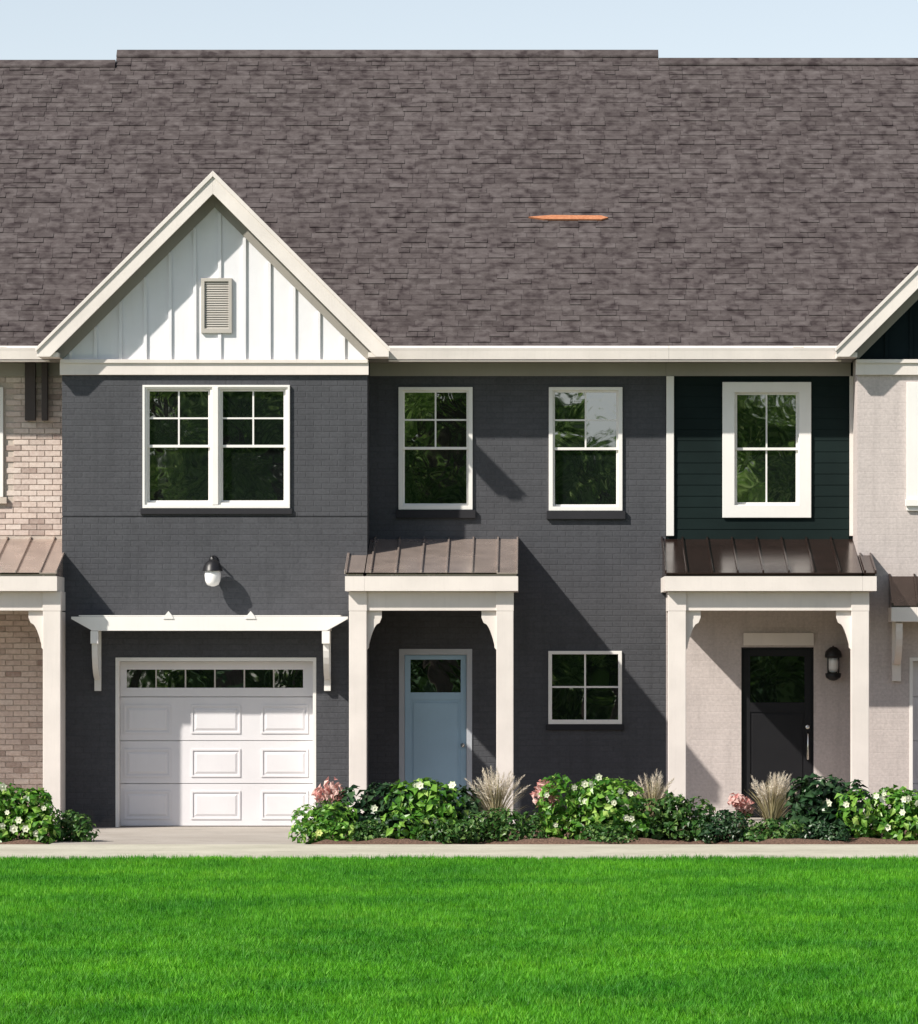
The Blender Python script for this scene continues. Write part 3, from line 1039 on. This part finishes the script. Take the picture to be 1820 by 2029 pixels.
# blue front door
fr = MB().ring(d1[0], d1[1], -0.02, d1[3], 0.075, 0.075, 0.0, 0.08, YR - 0.015, YR + 0.12).build('door_frame', 'door_frame_grey', grey, 0.004)
a, b, tz = d1[0] + 0.076, d1[1] - 0.076, d1[3] - 0.081
door = box('door', 'door_blue', grey, a, b, YR + 0.05, YR + 0.09, 0.105, tz)
gz0, gz1 = Z(1372, YR), Z(1307, YR)
MB().ring(a + 0.004, b - 0.004, 0.11, tz - 0.004, 0.075, 0.075, 0.2, 0.06, YR + 0.035, YR + 0.0495).build('stile', 'door_blue', door, 0.003)
box('rail', 'door_blue', door, a + 0.078, b - 0.078, YR + 0.036, YR + 0.0495, gz0 - 0.10, gz0 - 0.002, 0.003)
box('panel', 'door_blue', door, a + 0.115, b - 0.115, YR + 0.039, YR + 0.0495, 0.36, gz0 - 0.14, 0.006)
pane(door, a + 0.077, b - 0.077, gz0, tz - 0.063, YR + 0.036)
MB().lathe([(0.0, 0), (0.03, 0), (0.03, -0.012), (0.012, -0.02), (0.012, -0.04), (0.028, -0.05), (0.028, -0.07), (0.0, -0.08)], b - 0.05, YR + 0.035, 1.08, 14, 'y').build('handle', 'handle_metal', door, smooth=True)

gutter(grey, XC1 + 0.28, XB1 + 0.02)
soffit_frieze(grey, XC1 + 0.004, XB1 + 0.002)
deck = main_roof(grey, X(232, RIDGE_Y), X(1305, RIDGE_Y), RIDGE_Y, [(gcx, gcz)], (1, 2))
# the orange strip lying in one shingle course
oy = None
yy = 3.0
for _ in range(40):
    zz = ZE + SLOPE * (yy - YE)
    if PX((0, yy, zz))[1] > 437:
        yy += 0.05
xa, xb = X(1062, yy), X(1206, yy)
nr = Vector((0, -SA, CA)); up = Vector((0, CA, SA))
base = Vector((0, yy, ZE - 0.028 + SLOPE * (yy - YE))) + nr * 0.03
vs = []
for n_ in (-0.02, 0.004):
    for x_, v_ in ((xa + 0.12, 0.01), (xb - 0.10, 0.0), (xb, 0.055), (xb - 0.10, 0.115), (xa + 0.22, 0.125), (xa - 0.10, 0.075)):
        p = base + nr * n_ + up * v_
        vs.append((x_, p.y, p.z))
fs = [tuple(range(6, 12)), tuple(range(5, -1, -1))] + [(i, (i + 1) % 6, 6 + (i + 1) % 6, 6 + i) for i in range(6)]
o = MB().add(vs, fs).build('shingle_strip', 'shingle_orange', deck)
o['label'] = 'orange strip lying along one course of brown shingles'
lantern('wall_lantern', 'black domed wall lantern with white globe above the garage pergola', X(422, -0.2), -0.006, Z(1139, -.22))

# ---- the brick house on the left
brickh = thing('townhouse', (XC0 - 3, YR, 0), 'pink beige brick townhouse with tall cream porch column beside the grey house', 'house')
wL = (X(-140, YR), X(7, YR), Z(985, YR), Z(767, YR))
wl = wall_mesh(MB(), XL0, XC0 - 0.003, -0.2, ZTOP, YR, 0.24, [hole(wL)]).build('wall', 'mortar', brickh)
MB().box(XL0, XL0 + 0.2, YR + 0.2405, 14.3, -0.2, ZTOP).box(XL0 + 0.2, XC0 - 0.003, 14.0, 14.3, -0.2, ZTOP).build('wall', 'mortar', brickh)
sash_window(brickh, *wL, YR - 0.01, 0.055)
box('sill', 'mortar', brickh, wL[0] - 0.05, wL[1] + 0.05, YR - 0.07, YR - 0.014, wL[2] - 0.09, wL[2] - 0.004, 0.006)
BL, BH, BD = 0.203, 0.066, 0.014
bm_ = [MB().box(0, BL, -BD, 0.01, 0, BH).mesh('brick', 'brick_pink', bevel=0.004), MB().box(0, 0.097, -BD, 0.01, 0, BH).mesh('brick', 'brick_pink', bevel=0.004)]
stuff = MB()
r_ = random.Random(5)
cnt = 0
for row in range(int((ZTOP - 0.05) / 0.0765)):
    z = 0.02 + row * 0.0765
    x = XC0 - 0.006
    k = 0
    while x > -10.2:
        half = (k == 0 and row % 2 == 1)
        w = 0.097 if half else BL
        x0 = x - w
        k += 1
        x = x0 - 0.010
        if x0 + w > wL[0] - 0.01 and x0 < wL[1] + 0.01 and z + BH > wL[2] - 0.10 and z < wL[3] + 0.005:
            continue
        if z + BH > Z(745, YR) - 0.01:
            continue
        if ZPB - 0.05 < z + BH and z < ZPW + 0.05:
            continue
        px, py = PX((x0 + w / 2, YR, z))
        dy = r_.uniform(-0.004, 0.004)
        vis = px > -12 and (py < 1070 or (1205 < py < 1600 and px < 100))
        if vis and cnt < 299:
            place('brick', bm_[1 if half else 0], wl, (x0, YR + dy, z))
            cnt += 1
        else:
            stuff.box(x0, x0 + w, YR - BD + dy, YR + 0.006, z, z + BH)
tag(stuff.build('bricks', 'brick_pink', wl, recalc=False), kind='stuff')
for a, b in ((50, 71), (83, 95)):  # two dark bars modelled in place of the darker shade below the eave
    box('eave_shade_bar', 'shade_bar_brown', brickh, X(a, YR - .1), X(b, YR - .1), YR - 0.16, YR - 0.036, Z(834, YR), ZSOF + 0.018, 0.008)
box('wing_wall', 'cream_trim', brickh, X(88, -.96), X(117, -.96), -0.712, YR - 0.02, 0.0, Z(1212, -.96))  # added unseen behind the column to stop sun slipping through to the garage door
porch(brickh, X(118, YP) - 3.4, X(113, YP), XC0, [(X(85, -.96) - 3.0, X(120, -.96) - 3.0), (X(85, -.96), X(120, -.96))],
      [((X(85, -.96), X(120, -.96)), -1)],
      [X(79 - 48 * k, YP) for k in range(9)], side=0)
gutter(brickh, XL0, X(98, YE))
soffit_frieze(brickh, XL0, XC0 - 0.004)
main_roof(brickh, XL0 - 0.2, X(232, RIDGE_Y), ridge_for(122), [(gcx, gcz)], (0, 1))

# ---- the pale house on the right
pale = thing('townhouse', (XB1, 0, 0), 'pale painted brick townhouse with dark green upper bay and black front door', 'house')
w3 = (X(1797), X(2105), Z(1012), Z(757))
g2x0, g2x1 = X(1803), X(2201)
gar2 = (g2x0, g2x1, -0.2, Z(1303))
wl2 = wall_mesh(MB(), XR1, XG1, -0.2, zf, 0.0, 0.24, [hole(w3), hole(gar2)])
wl2.box(XR1, XR1 + 0.24, 0.2405, YR + 0.2, -0.2, ZTOP + 0.4).box(XG1 - 0.24, XG1, 0.2405, YR + 0.2, -0.2, ZTOP + 0.4)
wl2.build('wall', 'white_brick', pale)
d2 = (X(1468, YR), X(1615, YR), -0.1, Z(1281, YR))
wall_mesh(MB(), XB1 + 0.003, XR1 - 0.001, -0.2, ZPW - 0.02, YR, 0.24, [hole(d2)]).build('wall', 'white_brick', pale)
wD = (X(1432, YR), X(1608, YR), Z(1026, YR), Z(757, YR))
wall_mesh(MB(), XB1 + 0.003, XR1 - 0.001, ZPW - 0.019, ZTOP, YR + 0.01, 0.23, [hole(wD)]).build('wall', 'green_siding', pale)
MB().box(XRE, XRE + 0.2, YR + 0.2, 14.3, -0.2, ZTOP).box(XB1 + 0.003, XRE, 14.0, 14.3, -0.2, ZTOP).box(XG1, XRE + 0.2, YR, YR + 0.2, -0.2, ZTOP).build('wall', 'white_brick', pale)
# lap siding boards round the bay window
sid = bpy.data.objects[[c.name for c in pale.children if c.name.startswith('wall')][-2]]
z = ZPW - 0.012
ztop = Z(745, YR) - 0.002
lx0, lx1 = X(1337, YR), X(1683, YR)
while z < ztop - 0.03:
    zt_ = min(z + 0.15, ztop)
    spans = [(lx0, lx1)]
    if zt_ > wD[2] and z < wD[3]:
        spans = [(lx0, wD[0] - 0.002), (wD[1] + 0.002, lx1)]
    for a, b in spans:
        MB().prism_x([(YR - 0.008, z + 0.002), (YR + 0.008, z + 0.002), (YR + 0.008, zt_), (YR - 0.001, zt_)], a, b).build('lap_board', 'green_siding', sid)
    z += 0.15
for a, b in ((1321, 1336), (1684, 1699)):
    box('corner_board', 'white_trim' if a < 1500 else 'cream_trim', pale, X(a, YR), X(b, YR), YR - 0.045, YR + 0.009, Z(1062, YR), Z(745, YR) - 0.003, 0.005)
# bay window with a broad casing
MB().ring(*wD, 0.165, 0.165, 0.17, 0.14, YR - 0.045, YR - 0.0155).build('casing', 'white_trim', pale, 0.006)
sash_window(pale, wD[0] + 0.14, wD[1] - 0.14, wD[2] + 0.145, wD[3] - 0.115, YR + 0.035, 0.035, (2, 1), (2, 1))
# gable and its window
g3x, g3z = gable_top(pale, XR1, XG1, 'navy_siding', (XR1 + XG1) / 2 - 9 * 0.33, 0.33)
MB().ring(w3[0], w3[1], w3[2], w3[3], 0.16, 0.16, 0.16, 0.13, -0.045, -0.003).build('casing', 'white_trim', pale, 0.006)
box('sill', 'white_trim', pale, w3[0] - 0.02, w3[1] + 0.02, -0.085, -0.047, w3[2] + 0.06, w3[2] + 0.15, 0.006)
sash_window(pale, w3[0] + 0.13, (w3[0] + w3[1]) / 2, w3[2] + 0.13, w3[3] - 0.10, 0.03, 0.035)
sash_window(pale, (w3[0] + w3[1]) / 2 + 0.003, w3[1] - 0.13, w3[2] + 0.13, w3[3] - 0.10, 0.03, 0.035)
# metal canopy over its garage, beam and bracket
cx0, cx1 = X(1768, -.6), X(2240, -.6)
zc1, zc0 = Z(1142, 0), Z(1203, -.62)
can = MB().prism_x([(-0.62, zc0), (-0.62, zc0 + 0.02), (-0.003, zc1), (-0.003, zc0)], cx0, cx1).build('canopy_roof', 'metal_roof_dark', pale)
x = cx0
while x < cx1:
    MB().prism_x([(-0.63, zc0 + 0.008), (-0.63, zc0 + 0.055), (-0.004, zc1 + 0.035), (-0.004, zc1 - 0.01)], x, x + 0.022).build('seam', 'metal_roof_dark', can)
    x += 0.33
b2 = box('canopy_beam', 'cream_trim', pale, cx0 - 0.01, cx1 + 0.01, -0.66, -0.003, Z(1232, -.62), zc0 - 0.003, 0.005)
for x in (X(1783, -.6), X(2224, -.6)):
    box('bracket_leg', 'cream_trim', b2, x - 0.06, x + 0.06, -0.09, -0.004, Z(1350), Z(1232, -.62) - 0.003, 0.005)
    br = []
    zb = Z(1232, -.62)
    for q in range(9):
        a = q / 8 * math.pi / 2
        br.append((-0.60 + 0.50 * (1 - math.cos(a)), zb - 0.02 - 0.55 * math.sin(a)))
    MB().prism_x(br + [(y + 0.075, z_ + 0.03) for y, z_ in reversed(br)], x - 0.045, x + 0.045).build('brace', 'cream_trim', b2)
garage_door(pale, gar2[0], gar2[1], gar2[3],
            [(X(1803 + a, .2), X(1803 + b, .2)) for a, b in ((14, 110), (150, 248), (289, 384))],
            [(Z(1624, .2), Z(1567, .2)), (Z(1540, .2), Z(1484, .2)), (Z(1454, .2), Z(1397, .2))],
            [0.012, Z(1553, .2), Z(1468, .2), Z(1381, .2), Z(1305, .2)],
            [X(1826 + 350 * k / 6, .2) for k in range(7)], (Z(1363, .2), Z(1327, .2)))
porch(pale, X(1318, YP), X(1738, YP), XR1, [(X(1325, -.96), X(1360, -.96)), (X(1688, -.96), X(1723, -.96))],
      [((X(1325, -.96), X(1360, -.96)), 1), ((X(1688, -.96), X(1723, -.96)), -1)],
      [X(1362 + 50.5 * k, YP) for k in range(8)], 'metal_roof_bronze', 1)
# black front door with header
fr = MB().ring(d2[0], d2[1], -0.02, d2[3], 0.03, 0.03, 0.0, 0.03, YR + 0.02, YR + 0.12).build('door_frame', 'door_black', pale, 0.004)
a, b, tz = d2[0] + 0.031, d2[1] - 0.031, d2[3] - 0.031
door = box('door', 'door_black', pale, a, b, YR + 0.07, YR + 0.11, 0.105, tz)
gz0 = Z(1392, YR)
MB().ring(a + 0.003, b - 0.003, 0.11, tz - 0.003, 0.10, 0.10, 0.2, 0.10, YR + 0.058, YR + 0.0695).build('stile', 'door_black', door, 0.003)
box('rail', 'door_black', door, a + 0.104, b - 0.104, YR + 0.058, YR + 0.0695, gz0 - 0.13, gz0, 0.003)
box('panel', 'door_black', door, a + 0.13, b - 0.13, YR + 0.060, YR + 0.0695, 0.34, gz0 - 0.16, 0.006)
pane(door, a + 0.104, b - 0.104, gz0 + 0.002, tz - 0.104, YR + 0.056)
hx = b - 0.06
hz0, hz1 = Z(1512, YR), Z(1448, YR)
h = MB().tube([(hx, YR + 0.055, hz1 - 0.03), (hx, YR + 0.0, hz1 - 0.05), (hx, YR - 0.005, (hz0 + hz1) / 2), (hx, YR + 0.0, hz0 + 0.05), (hx, YR + 0.055, hz0 + 0.03)], [0.013] * 5, 10).build('handle', 'handle_metal', door, smooth=True)
MB().lathe([(0.0, 0.0), (0.034, 0.0), (0.034, -0.015), (0.02, -0.022), (0.0, -0.024)], hx, YR + 0.057, hz1 + 0.05, 16, 'y').build('deadbolt', 'handle_metal', door, smooth=True)
box('door_header', 'cream_trim', pale, X(1474, YR), X(1613, YR), YR - 0.05, YR - 0.002, Z(1279, YR), Z(1254, YR), 0.006)
lantern('wall_lantern', 'black caged wall lantern with pale globe beside the black front door', X(1652, YR - .16), YR, Z(1316, YR - .16), 1, 'cage')
gutter(pale, XB1 + 0.023, XR1 - 0.20)
soffit_frieze(pale, XB1 + 0.004, XR1 - 0.03)
main_roof(pale, X(1305, RIDGE_Y), XRE + 0.3, ridge_for(118), [(g3x, g3z)], (2, 0))

# ------------------------------------------------------------------ planting in the beds
def leaf_mesh(mb, p, nrm, size, asp, r_):
    """one folded leaf: four triangles"""
    n = Vector(nrm).normalized()
    u = n.orthogonal().normalized()
    a = r_.uniform(0, 2 * math.pi)
    d = (u * math.cos(a) + n.cross(u) * math.sin(a)).normalized()
    s = n.cross(d)
    L, w = size, size * asp * 0.5
    p = Vector(p)
    fold = n * (w * 0.45)
    tip = p + d * L - n * (L * 0.22)
    m = p + d * (L * 0.5)
    mb.add([p, m + s * w + fold, tip, m - s * w + fold, m], [(0, 4, 1), (4, 2, 1), (0, 3, 4), (4, 3, 2)])


BLOSSOM = {}


def blossom_mesh(kind):
    if kind in BLOSSOM:
        return BLOSSOM[kind]
    mb = MB()
    for k in range(6):
        a = k * math.pi / 3
        d, s = Vector((math.cos(a), 0, math.sin(a))), Vector((-math.sin(a), 0, math.cos(a)))
        n = Vector((0, -1, 0))
        mb.add([(0, 0, 0), d * 0.03 + s * 0.02 + n * 0.012, d * 0.052 + n * 0.018, d * 0.03 - s * 0.02 + n * 0.012], [(0, 1, 2, 3)])
    mb.lathe([(0.012, 0.0), (0.014, -0.012), (0.004, -0.02)], 0, 0, 0, 8, 'y')
    BLOSSOM[kind] = mb.mesh('blossom', kind, recalc=False)
    return BLOSSOM[kind]


def shrub(name, label, group, x0, x1, ytop, Y, mat, leaf=0.075, n=900, asp=0.6, blossoms=0, bl='petal_white', lobes=5, seed=0, cat='shrub', bpos=None):
    """leafy shrub; x0, x1, ytop on the measuring grid, standing on the bed at depth Y"""
    r_ = random.Random(seed * 31 + 5)
    xa, xb, zt = X(x0, Y), X(x1, Y), Z(ytop, Y)
    cx, w, h = (xa + xb) / 2, xb - xa, zt
    root = thing(name, (cx, Y, 0.0), label, cat, group)
    mb, st = MB(), MB()
    L = []
    for k in range(lobes):
        fx = (k + 0.5) / lobes + r_.uniform(-0.08, 0.08)
        hx = 1 - abs(fx - 0.5) * 0.75
        L.append((xa + w * fx, Y + r_.uniform(-0.22, 0.22), h * (0.5 + 0.14 * hx) * r_.uniform(0.88, 1.05), w / lobes * r_.uniform(0.75, 1.05), h * 0.36 * r_.uniform(0.8, 1.1)))
    L.append((cx + r_.uniform(-.1, .1) * w, Y + 0.05, h * 0.62, w * 0.26, h * 0.36))
    for k in range(lobes):
        L.append((xa + w * (k + 0.5) / lobes, Y - 0.12 + r_.uniform(-0.1, 0.1), h * 0.26, w / lobes * 0.95, h * 0.26))
    for i in range(n):
        c = r_.choice(L)
        while True:
            v = Vector((r_.uniform(-1, 1), r_.uniform(-1, 1), r_.uniform(-1, 1)))
            if 0.35 < v.length < 1.0:
                break
        v = v.normalized() * (r_.uniform(0.55, 1.0) ** 0.5)
        rx, rz = c[3], c[4]
        p = (c[0] + v.x * rx, c[1] + v.y * min(rx, 0.34), max(0.03, c[2] + v.z * rz))
        nrm = (v.x + r_.uniform(-.5, .5), v.y + r_.uniform(-.5, .5), v.z + 0.5 + r_.uniform(-.5, .5))
        leaf_mesh(mb, p, nrm, leaf * r_.uniform(0.6, 1.35), asp, r_)
    tag(mb.build('foliage', mat, root, recalc=False), kind='stuff')
    for c in L[:lobes + 1]:
        st.tube([(cx + (c[0] - cx) * 0.2, Y, 0.0), ((cx + c[0]) / 2, (Y + c[1]) / 2, c[2] * 0.5), (c[0], c[1], c[2])], [0.014, 0.010, 0.005], 5)
    st.build('stems', 'bark', root)
    pts = []
    if bpos:
        for (bx, by) in bpos:
            pts.append((X(bx, Y - 0.3), Y - 0.33, Z(by, Y - 0.3)))
    for k in range(blossoms):
        c = r_.choice(L)
        a = r_.uniform(-0.9, 0.9)
        pts.append((c[0] + c[3] * math.sin(a), c[1] - min(c[3], 0.34) * 0.95, c[2] + c[4] * r_.uniform(-0.1, 0.9)))
    for p in pts:
        place('blossom', blossom_mesh(bl), root, p, (r_.uniform(.65, 1.15),) * 3, (r_.uniform(-.5, .2), r_.uniform(0, 3), r_.uniform(-.5, .5)))
    return root


def ornamental_grass(label, x0, x1, ytop, Y, seed, plumes=16):
    r_ = random.Random(seed)
    xa, xb, zt = X(x0, Y), X(x1, Y), Z(ytop, Y)
    cx, sp, h = (xa + xb) / 2, (xb - xa) / 2, zt
    root = thing('ornamental_grass', (cx, Y, 0), label, 'grass plant', 'tan ornamental grasses in the bed')
    mb = MB()

    def arc(a, lean, hh, n):
        out = []
        for k in range(n + 1):
            q = k / n
            out.append(Vector((cx + math.cos(a) * lean * q ** 1.7, Y + math.sin(a) * lean * 0.6 * q ** 1.7, hh * (q - 0.18 * (lean / sp) * q ** 3))))
        return out
    for i in range(260):
        a = r_.uniform(0, 2 * math.pi)
        lean = sp * r_.uniform(0.1, 1.0)
        P = arc(a, lean, h * r_.uniform(0.5, 0.88), 4)
        wv = Vector((math.cos(a + 1.2), math.sin(a + 1.2), 0)) * 0.009
        vs = []
        for k, p in enumerate(P):
            s = 1 - k / len(P)
            vs += [p - wv * s, p + wv * s]
        mb.add(vs, [(2 * k, 2 * k + 1, 2 * k + 3, 2 * k + 2) for k in range(4)])
    tag(mb.build('blades', 'tan_blade', root, recalc=False), kind='stuff')
    for i in range(plumes):
        a = r_.uniform(0, 2 * math.pi)
        lean = sp * r_.uniform(0.25, 1.0)
        P = arc(a, lean, h * r_.uniform(0.8, 1.04), 8)
        m2 = MB()
        m2.tube(P[:6], [0.003] * 6, 4)
        for k in range(60):
            q = 5 + 3 * k / 60
            i0 = min(int(q), 7)
            p = P[i0].lerp(P[i0 + 1], q - i0)
            wd = 0.07 * math.sin(math.pi * (0.12 + 0.84 * k / 60))
            d = Vector((r_.uniform(-1, 1), r_.uniform(-1, 1), r_.uniform(-.1, .7))).normalized()
            t_ = (P[i0 + 1] - P[i0]).normalized()
            e = p + d * wd + t_ * 0.03
            s = d.cross(t_) * 0.005
            m2.add([p - s, p + s, e], [(0, 1, 2)])
        m2.build('plume', 'tan_plume', root, recalc=False)


def pink_plant(label, x0, x1, ytop, Y, seed):
    r_ = random.Random(seed)
    xa, xb, zt = X(x0, Y), X(x1, Y), Z(ytop, Y)
    cx, w, h = (xa + xb) / 2, xb - xa, zt
    root = thing('flowering_plant', (cx, Y, 0), label, 'flower', 'pink flowering plants in the bed')
    mb, st = MB(), MB()
    for i in range(150):
        q = r_.uniform(0.05, 0.68)
        leaf_mesh(mb, (cx + r_.gauss(0, w * 0.26), Y + r_.uniform(-.14, .14), h * q), (r_.uniform(-1, 1), r_.uniform(-1, .4), 0.6), 0.07, 0.5, r_)
    tag(mb.build('foliage', 'leaf_mid', root, recalc=False), kind='stuff')
    for k in range(6):
        hx, hy, hz = cx + w * (-0.36 + 0.145 * k) + r_.uniform(-.02, .02), Y + r_.uniform(-.1, .1), h * (r_.uniform(0.70, 0.95))
        st.tube([(cx, Y, 0), ((cx + hx) / 2, Y, hz * 0.5), (hx, hy, hz)], [0.008, 0.006, 0.004], 5)
        m2 = MB()
        for i in range(16):
            v = Vector((r_.gauss(0, 1), r_.gauss(0, 1), r_.gauss(0, 1))).normalized()
            leaf_mesh(m2, (hx + v.x * 0.055, hy + v.y * 0.055, hz + v.z * 0.075), v, 0.10, 0.62, r_)
        m2.build('flower_head', 'petal_pink', root, recalc=False)
    st.build('stems', 'bark', root)


YB = -5.45
G1, G2, G3 = 'white flowering shrubs in the beds', 'low rounded shrubs along the walk', 'dark shrubs in the bed'
shrub('flowering_shrub', 'light green flowering shrub at the foot of the brick house column', G1, -90, 104, 1552, YB, 'leaf_light', 0.10, 1700, 0.7, 8, 'petal_white', 5, 1, bpos=[(38, 1625), (72, 1652), (15, 1610)])
shrub('low_shrub', 'small dark green shrub on the edge of the driveway by the grey wall', G2, 96, 184, 1604, YB + 0.35, 'leaf_mid', 0.07, 900, 0.6, 0, seed=2, lobes=3)
shrub('low_shrub', 'yellow green shrub at the driveway corner with pink flowers behind it', G2, 592, 702, 1588, YB - 0.05, 'leaf_light', 0.085, 1000, 0.6, 1, 'petal_yellow', 3, 3, bpos=[(626, 1658)])
pink_plant('pink flowering plant between the garage door and the porch column', 628, 676, 1545, YB + 0.45, 4)
shrub('broadleaf_shrub', 'wide dark broadleaf shrub in front of the blue front door', G3, 690, 925, 1545, YB + 0.55, 'leaf_dark', 0.14, 1300, 0.65, 0, 'petal_white', 5, 5, bpos=[(742, 1602), (822, 1556), (808, 1626)])
shrub('broadleaf_shrub', 'mid green leafy shrub rising above the dark shrub at the blue door', G3, 775, 905, 1538, YB + 0.15, 'leaf_light', 0.12, 520, 0.65, 3, 'petal_white', 3, 6)
shrub('low_shrub', 'low green shrub before the dark broadleaf shrub, beside bare mulch', G2, 700, 768, 1622, YB - 0.1, 'leaf_mid', 0.065, 600, 0.6, 0, seed=7, lobes=3)
shrub('low_shrub', 'low grey green shrub before the blue door, right of the bare mulch', G2, 835, 935, 1618, YB - 0.1, 'leaf_mid', 0.065, 800, 0.6, 0, seed=8, lobes=3)
ornamental_grass('tan plumed grass against the right column of the blue door porch', 915, 1050, 1512, YB + 0.6, 9, 30)
shrub('low_shrub', 'low green shrub in front of the tan grass at the porch column', G2, 928, 1066, 1597, YB - 0.05, 'leaf_mid', 0.07, 1100, 0.6, 0, seed=10, lobes=4)
pink_plant('pink flowering plant next to the porch column of the blue door', 1056, 1106, 1552, YB + 0.3, 11)
shrub('flowering_shrub', 'bright green shrub with white blossoms beneath the small square window', G1, 1090, 1275, 1533, YB + 0.2, 'leaf_light', 0.10, 1900, 0.7, 8, 'petal_white', 4, 12,
      bpos=[(1138, 1560), (1186, 1540), (1230, 1568), (1250, 1573), (1205, 1580), (1262, 1640), (1160, 1588), (1240, 1600)])
shrub('low_shrub', 'low rounded shrub under the white blossoming shrub by the walk', G2, 1160, 1252, 1630, YB - 0.2, 'leaf_mid', 0.06, 700, 0.6, 0, seed=13, lobes=3)
ornamental_grass('tan plumed grass at the corner where the grey and pale houses meet', 1240, 1345, 1518, YB + 0.8, 14, 18)
shrub('broadleaf_shrub', 'green rounded shrub before the left column of the black door porch', G3, 1275, 1402, 1570, YB + 0.2, 'leaf_mid', 0.085, 1400, 0.65, 0, seed=15, lobes=4)
shrub('low_shrub', 'nearly black small shrub before the pale entry wall', G2, 1394, 1472, 1603, YB, 'leaf_dark', 0.065, 900, 0.6, 0, seed=16, lobes=3)
pink_plant('pink flowering plant at the foot of the black front door', 1448, 1492, 1582, YB + 0.4, 17)
ornamental_grass('tan plumed grass in front of the black front door', 1468, 1590, 1522, YB + 0.4, 18, 32)
shrub('low_shrub', 'low green shrub in front of the tan grass at the black door', G2, 1482, 1580, 1622, YB - 0.1, 'leaf_mid', 0.065, 900, 0.6, 0, seed=19, lobes=3)
shrub('broadleaf_shrub', 'tall dark shrub under the caged lantern beside the black door', G3, 1566, 1700, 1530, YB + 0.3, 'leaf_dark', 0.13, 1100, 0.65, 0, 'petal_white', 4, 20, bpos=[(1642, 1592), (1664, 1634)])
shrub('low_shrub', 'low dark shrub in front of the tall dark shrub by the walk', G2, 1578, 1672, 1625, YB - 0.15, 'leaf_dark', 0.065, 800, 0.6, 0, seed=21, lobes=3)
shrub('flowering_shrub', 'bright green shrub with white blossoms by the pale house porch column', G1, 1680, 1905, 1553, YB + 0.1, 'leaf_light', 0.10, 2000, 0.7, 6, 'petal_white', 5, 22,
      bpos=[(1738, 1578), (1800, 1582), (1818, 1590), (1760, 1640), (1722, 1600), (1790, 1610)])

# ------------------------------------------------------------------ trees across the lawn, seen mirrored in the windows
def tree(x, y, h, spread, seed):
    r_ = random.Random(seed)
    root = thing('leafy_tree', (x, y, 0), 'tall leafy tree across the lawn, mirrored in the window panes', 'tree', 'trees across the lawn')
    tr = MB()
    tr.tube([(x, y, -0.1), (x + 0.1, y, h * 0.25), (x - 0.1, y + 0.1, h * 0.55), (x, y, h * 0.85)], [0.38, 0.28, 0.18, 0.05], 10)
    mb = MB()
    for k in range(34):
        a = r_.uniform(0, 2 * math.pi)
        q = r_.uniform(0.28, 0.97)
        rad = spread * (0.35 + 0.65 * math.sin(math.pi * min(1, q * 0.95))) * r_.uniform(0.3, 0.95)
        c = Vector((x + rad * math.cos(a), y + rad * math.sin(a), h * q))
        tr.tube([(x, y, h * q * 0.75), tuple(Vector((x, y, h * q * 0.85)).lerp(c, 0.5)), tuple(c)], [0.10, 0.06, 0.02], 5)
        s = r_.uniform(0.7, 1.35)
        for i in range(190):
            v = Vector((r_.gauss(0, 1), r_.gauss(0, 1), r_.gauss(0, 0.8)))
            v = v.normalized() * s * r_.uniform(0.5, 1.05)
            leaf_mesh(mb, c + v, v + Vector((0, 0, 0.5)), 0.30 * r_.uniform(0.7, 1.3), 0.8, r_)
    tr.build('trunk', 'bark', root)
    tag(mb.build('crown', 'leaf_tree', root, recalc=False), kind='stuff')


for i, (tx, ty, th_, ts) in enumerate([(-24, -92, 13, 4), (-17.5, -90, 12.5, 4), (-12, -93, 14.5, 4.2), (-7.5, -90, 12.5, 3.6), (-2.6, -92, 13.0, 3.6),
                                       (1.6, -90, 9.4, 3.0), (6.5, -92, 11.0, 3.6), (11.5, -90, 13, 4), (18, -92, 12, 4)]):
    tree(tx, ty, th_, ts, 100 + i)

# the wood behind them
r_ = random.Random(77)
mb = MB()
for i in range(30000):
    x, q = r_.uniform(-60, 55), r_.random()
    h = (14 if x < -1 else 8.9 if x < 4.5 else 12.0 if x < 8 else 9.8 if x < 13 else 13) + 0.8 * math.sin(x * 0.9) + 0.5 * math.sin(x * 2.7 + 1)
    leaf_mesh(mb, (x, -104 + r_.uniform(-3, 3), 0.1 + h * q), (r_.uniform(-1, 1), r_.uniform(-.2, 1), r_.uniform(-.2, 1)), r_.uniform(0.7, 1.2), 0.8, r_)
o = mb.build('wood', 'leaf_tree', None, recalc=False)
tag(o, 'dense green wood beyond the trees across the lawn', 'wood', kind='stuff')
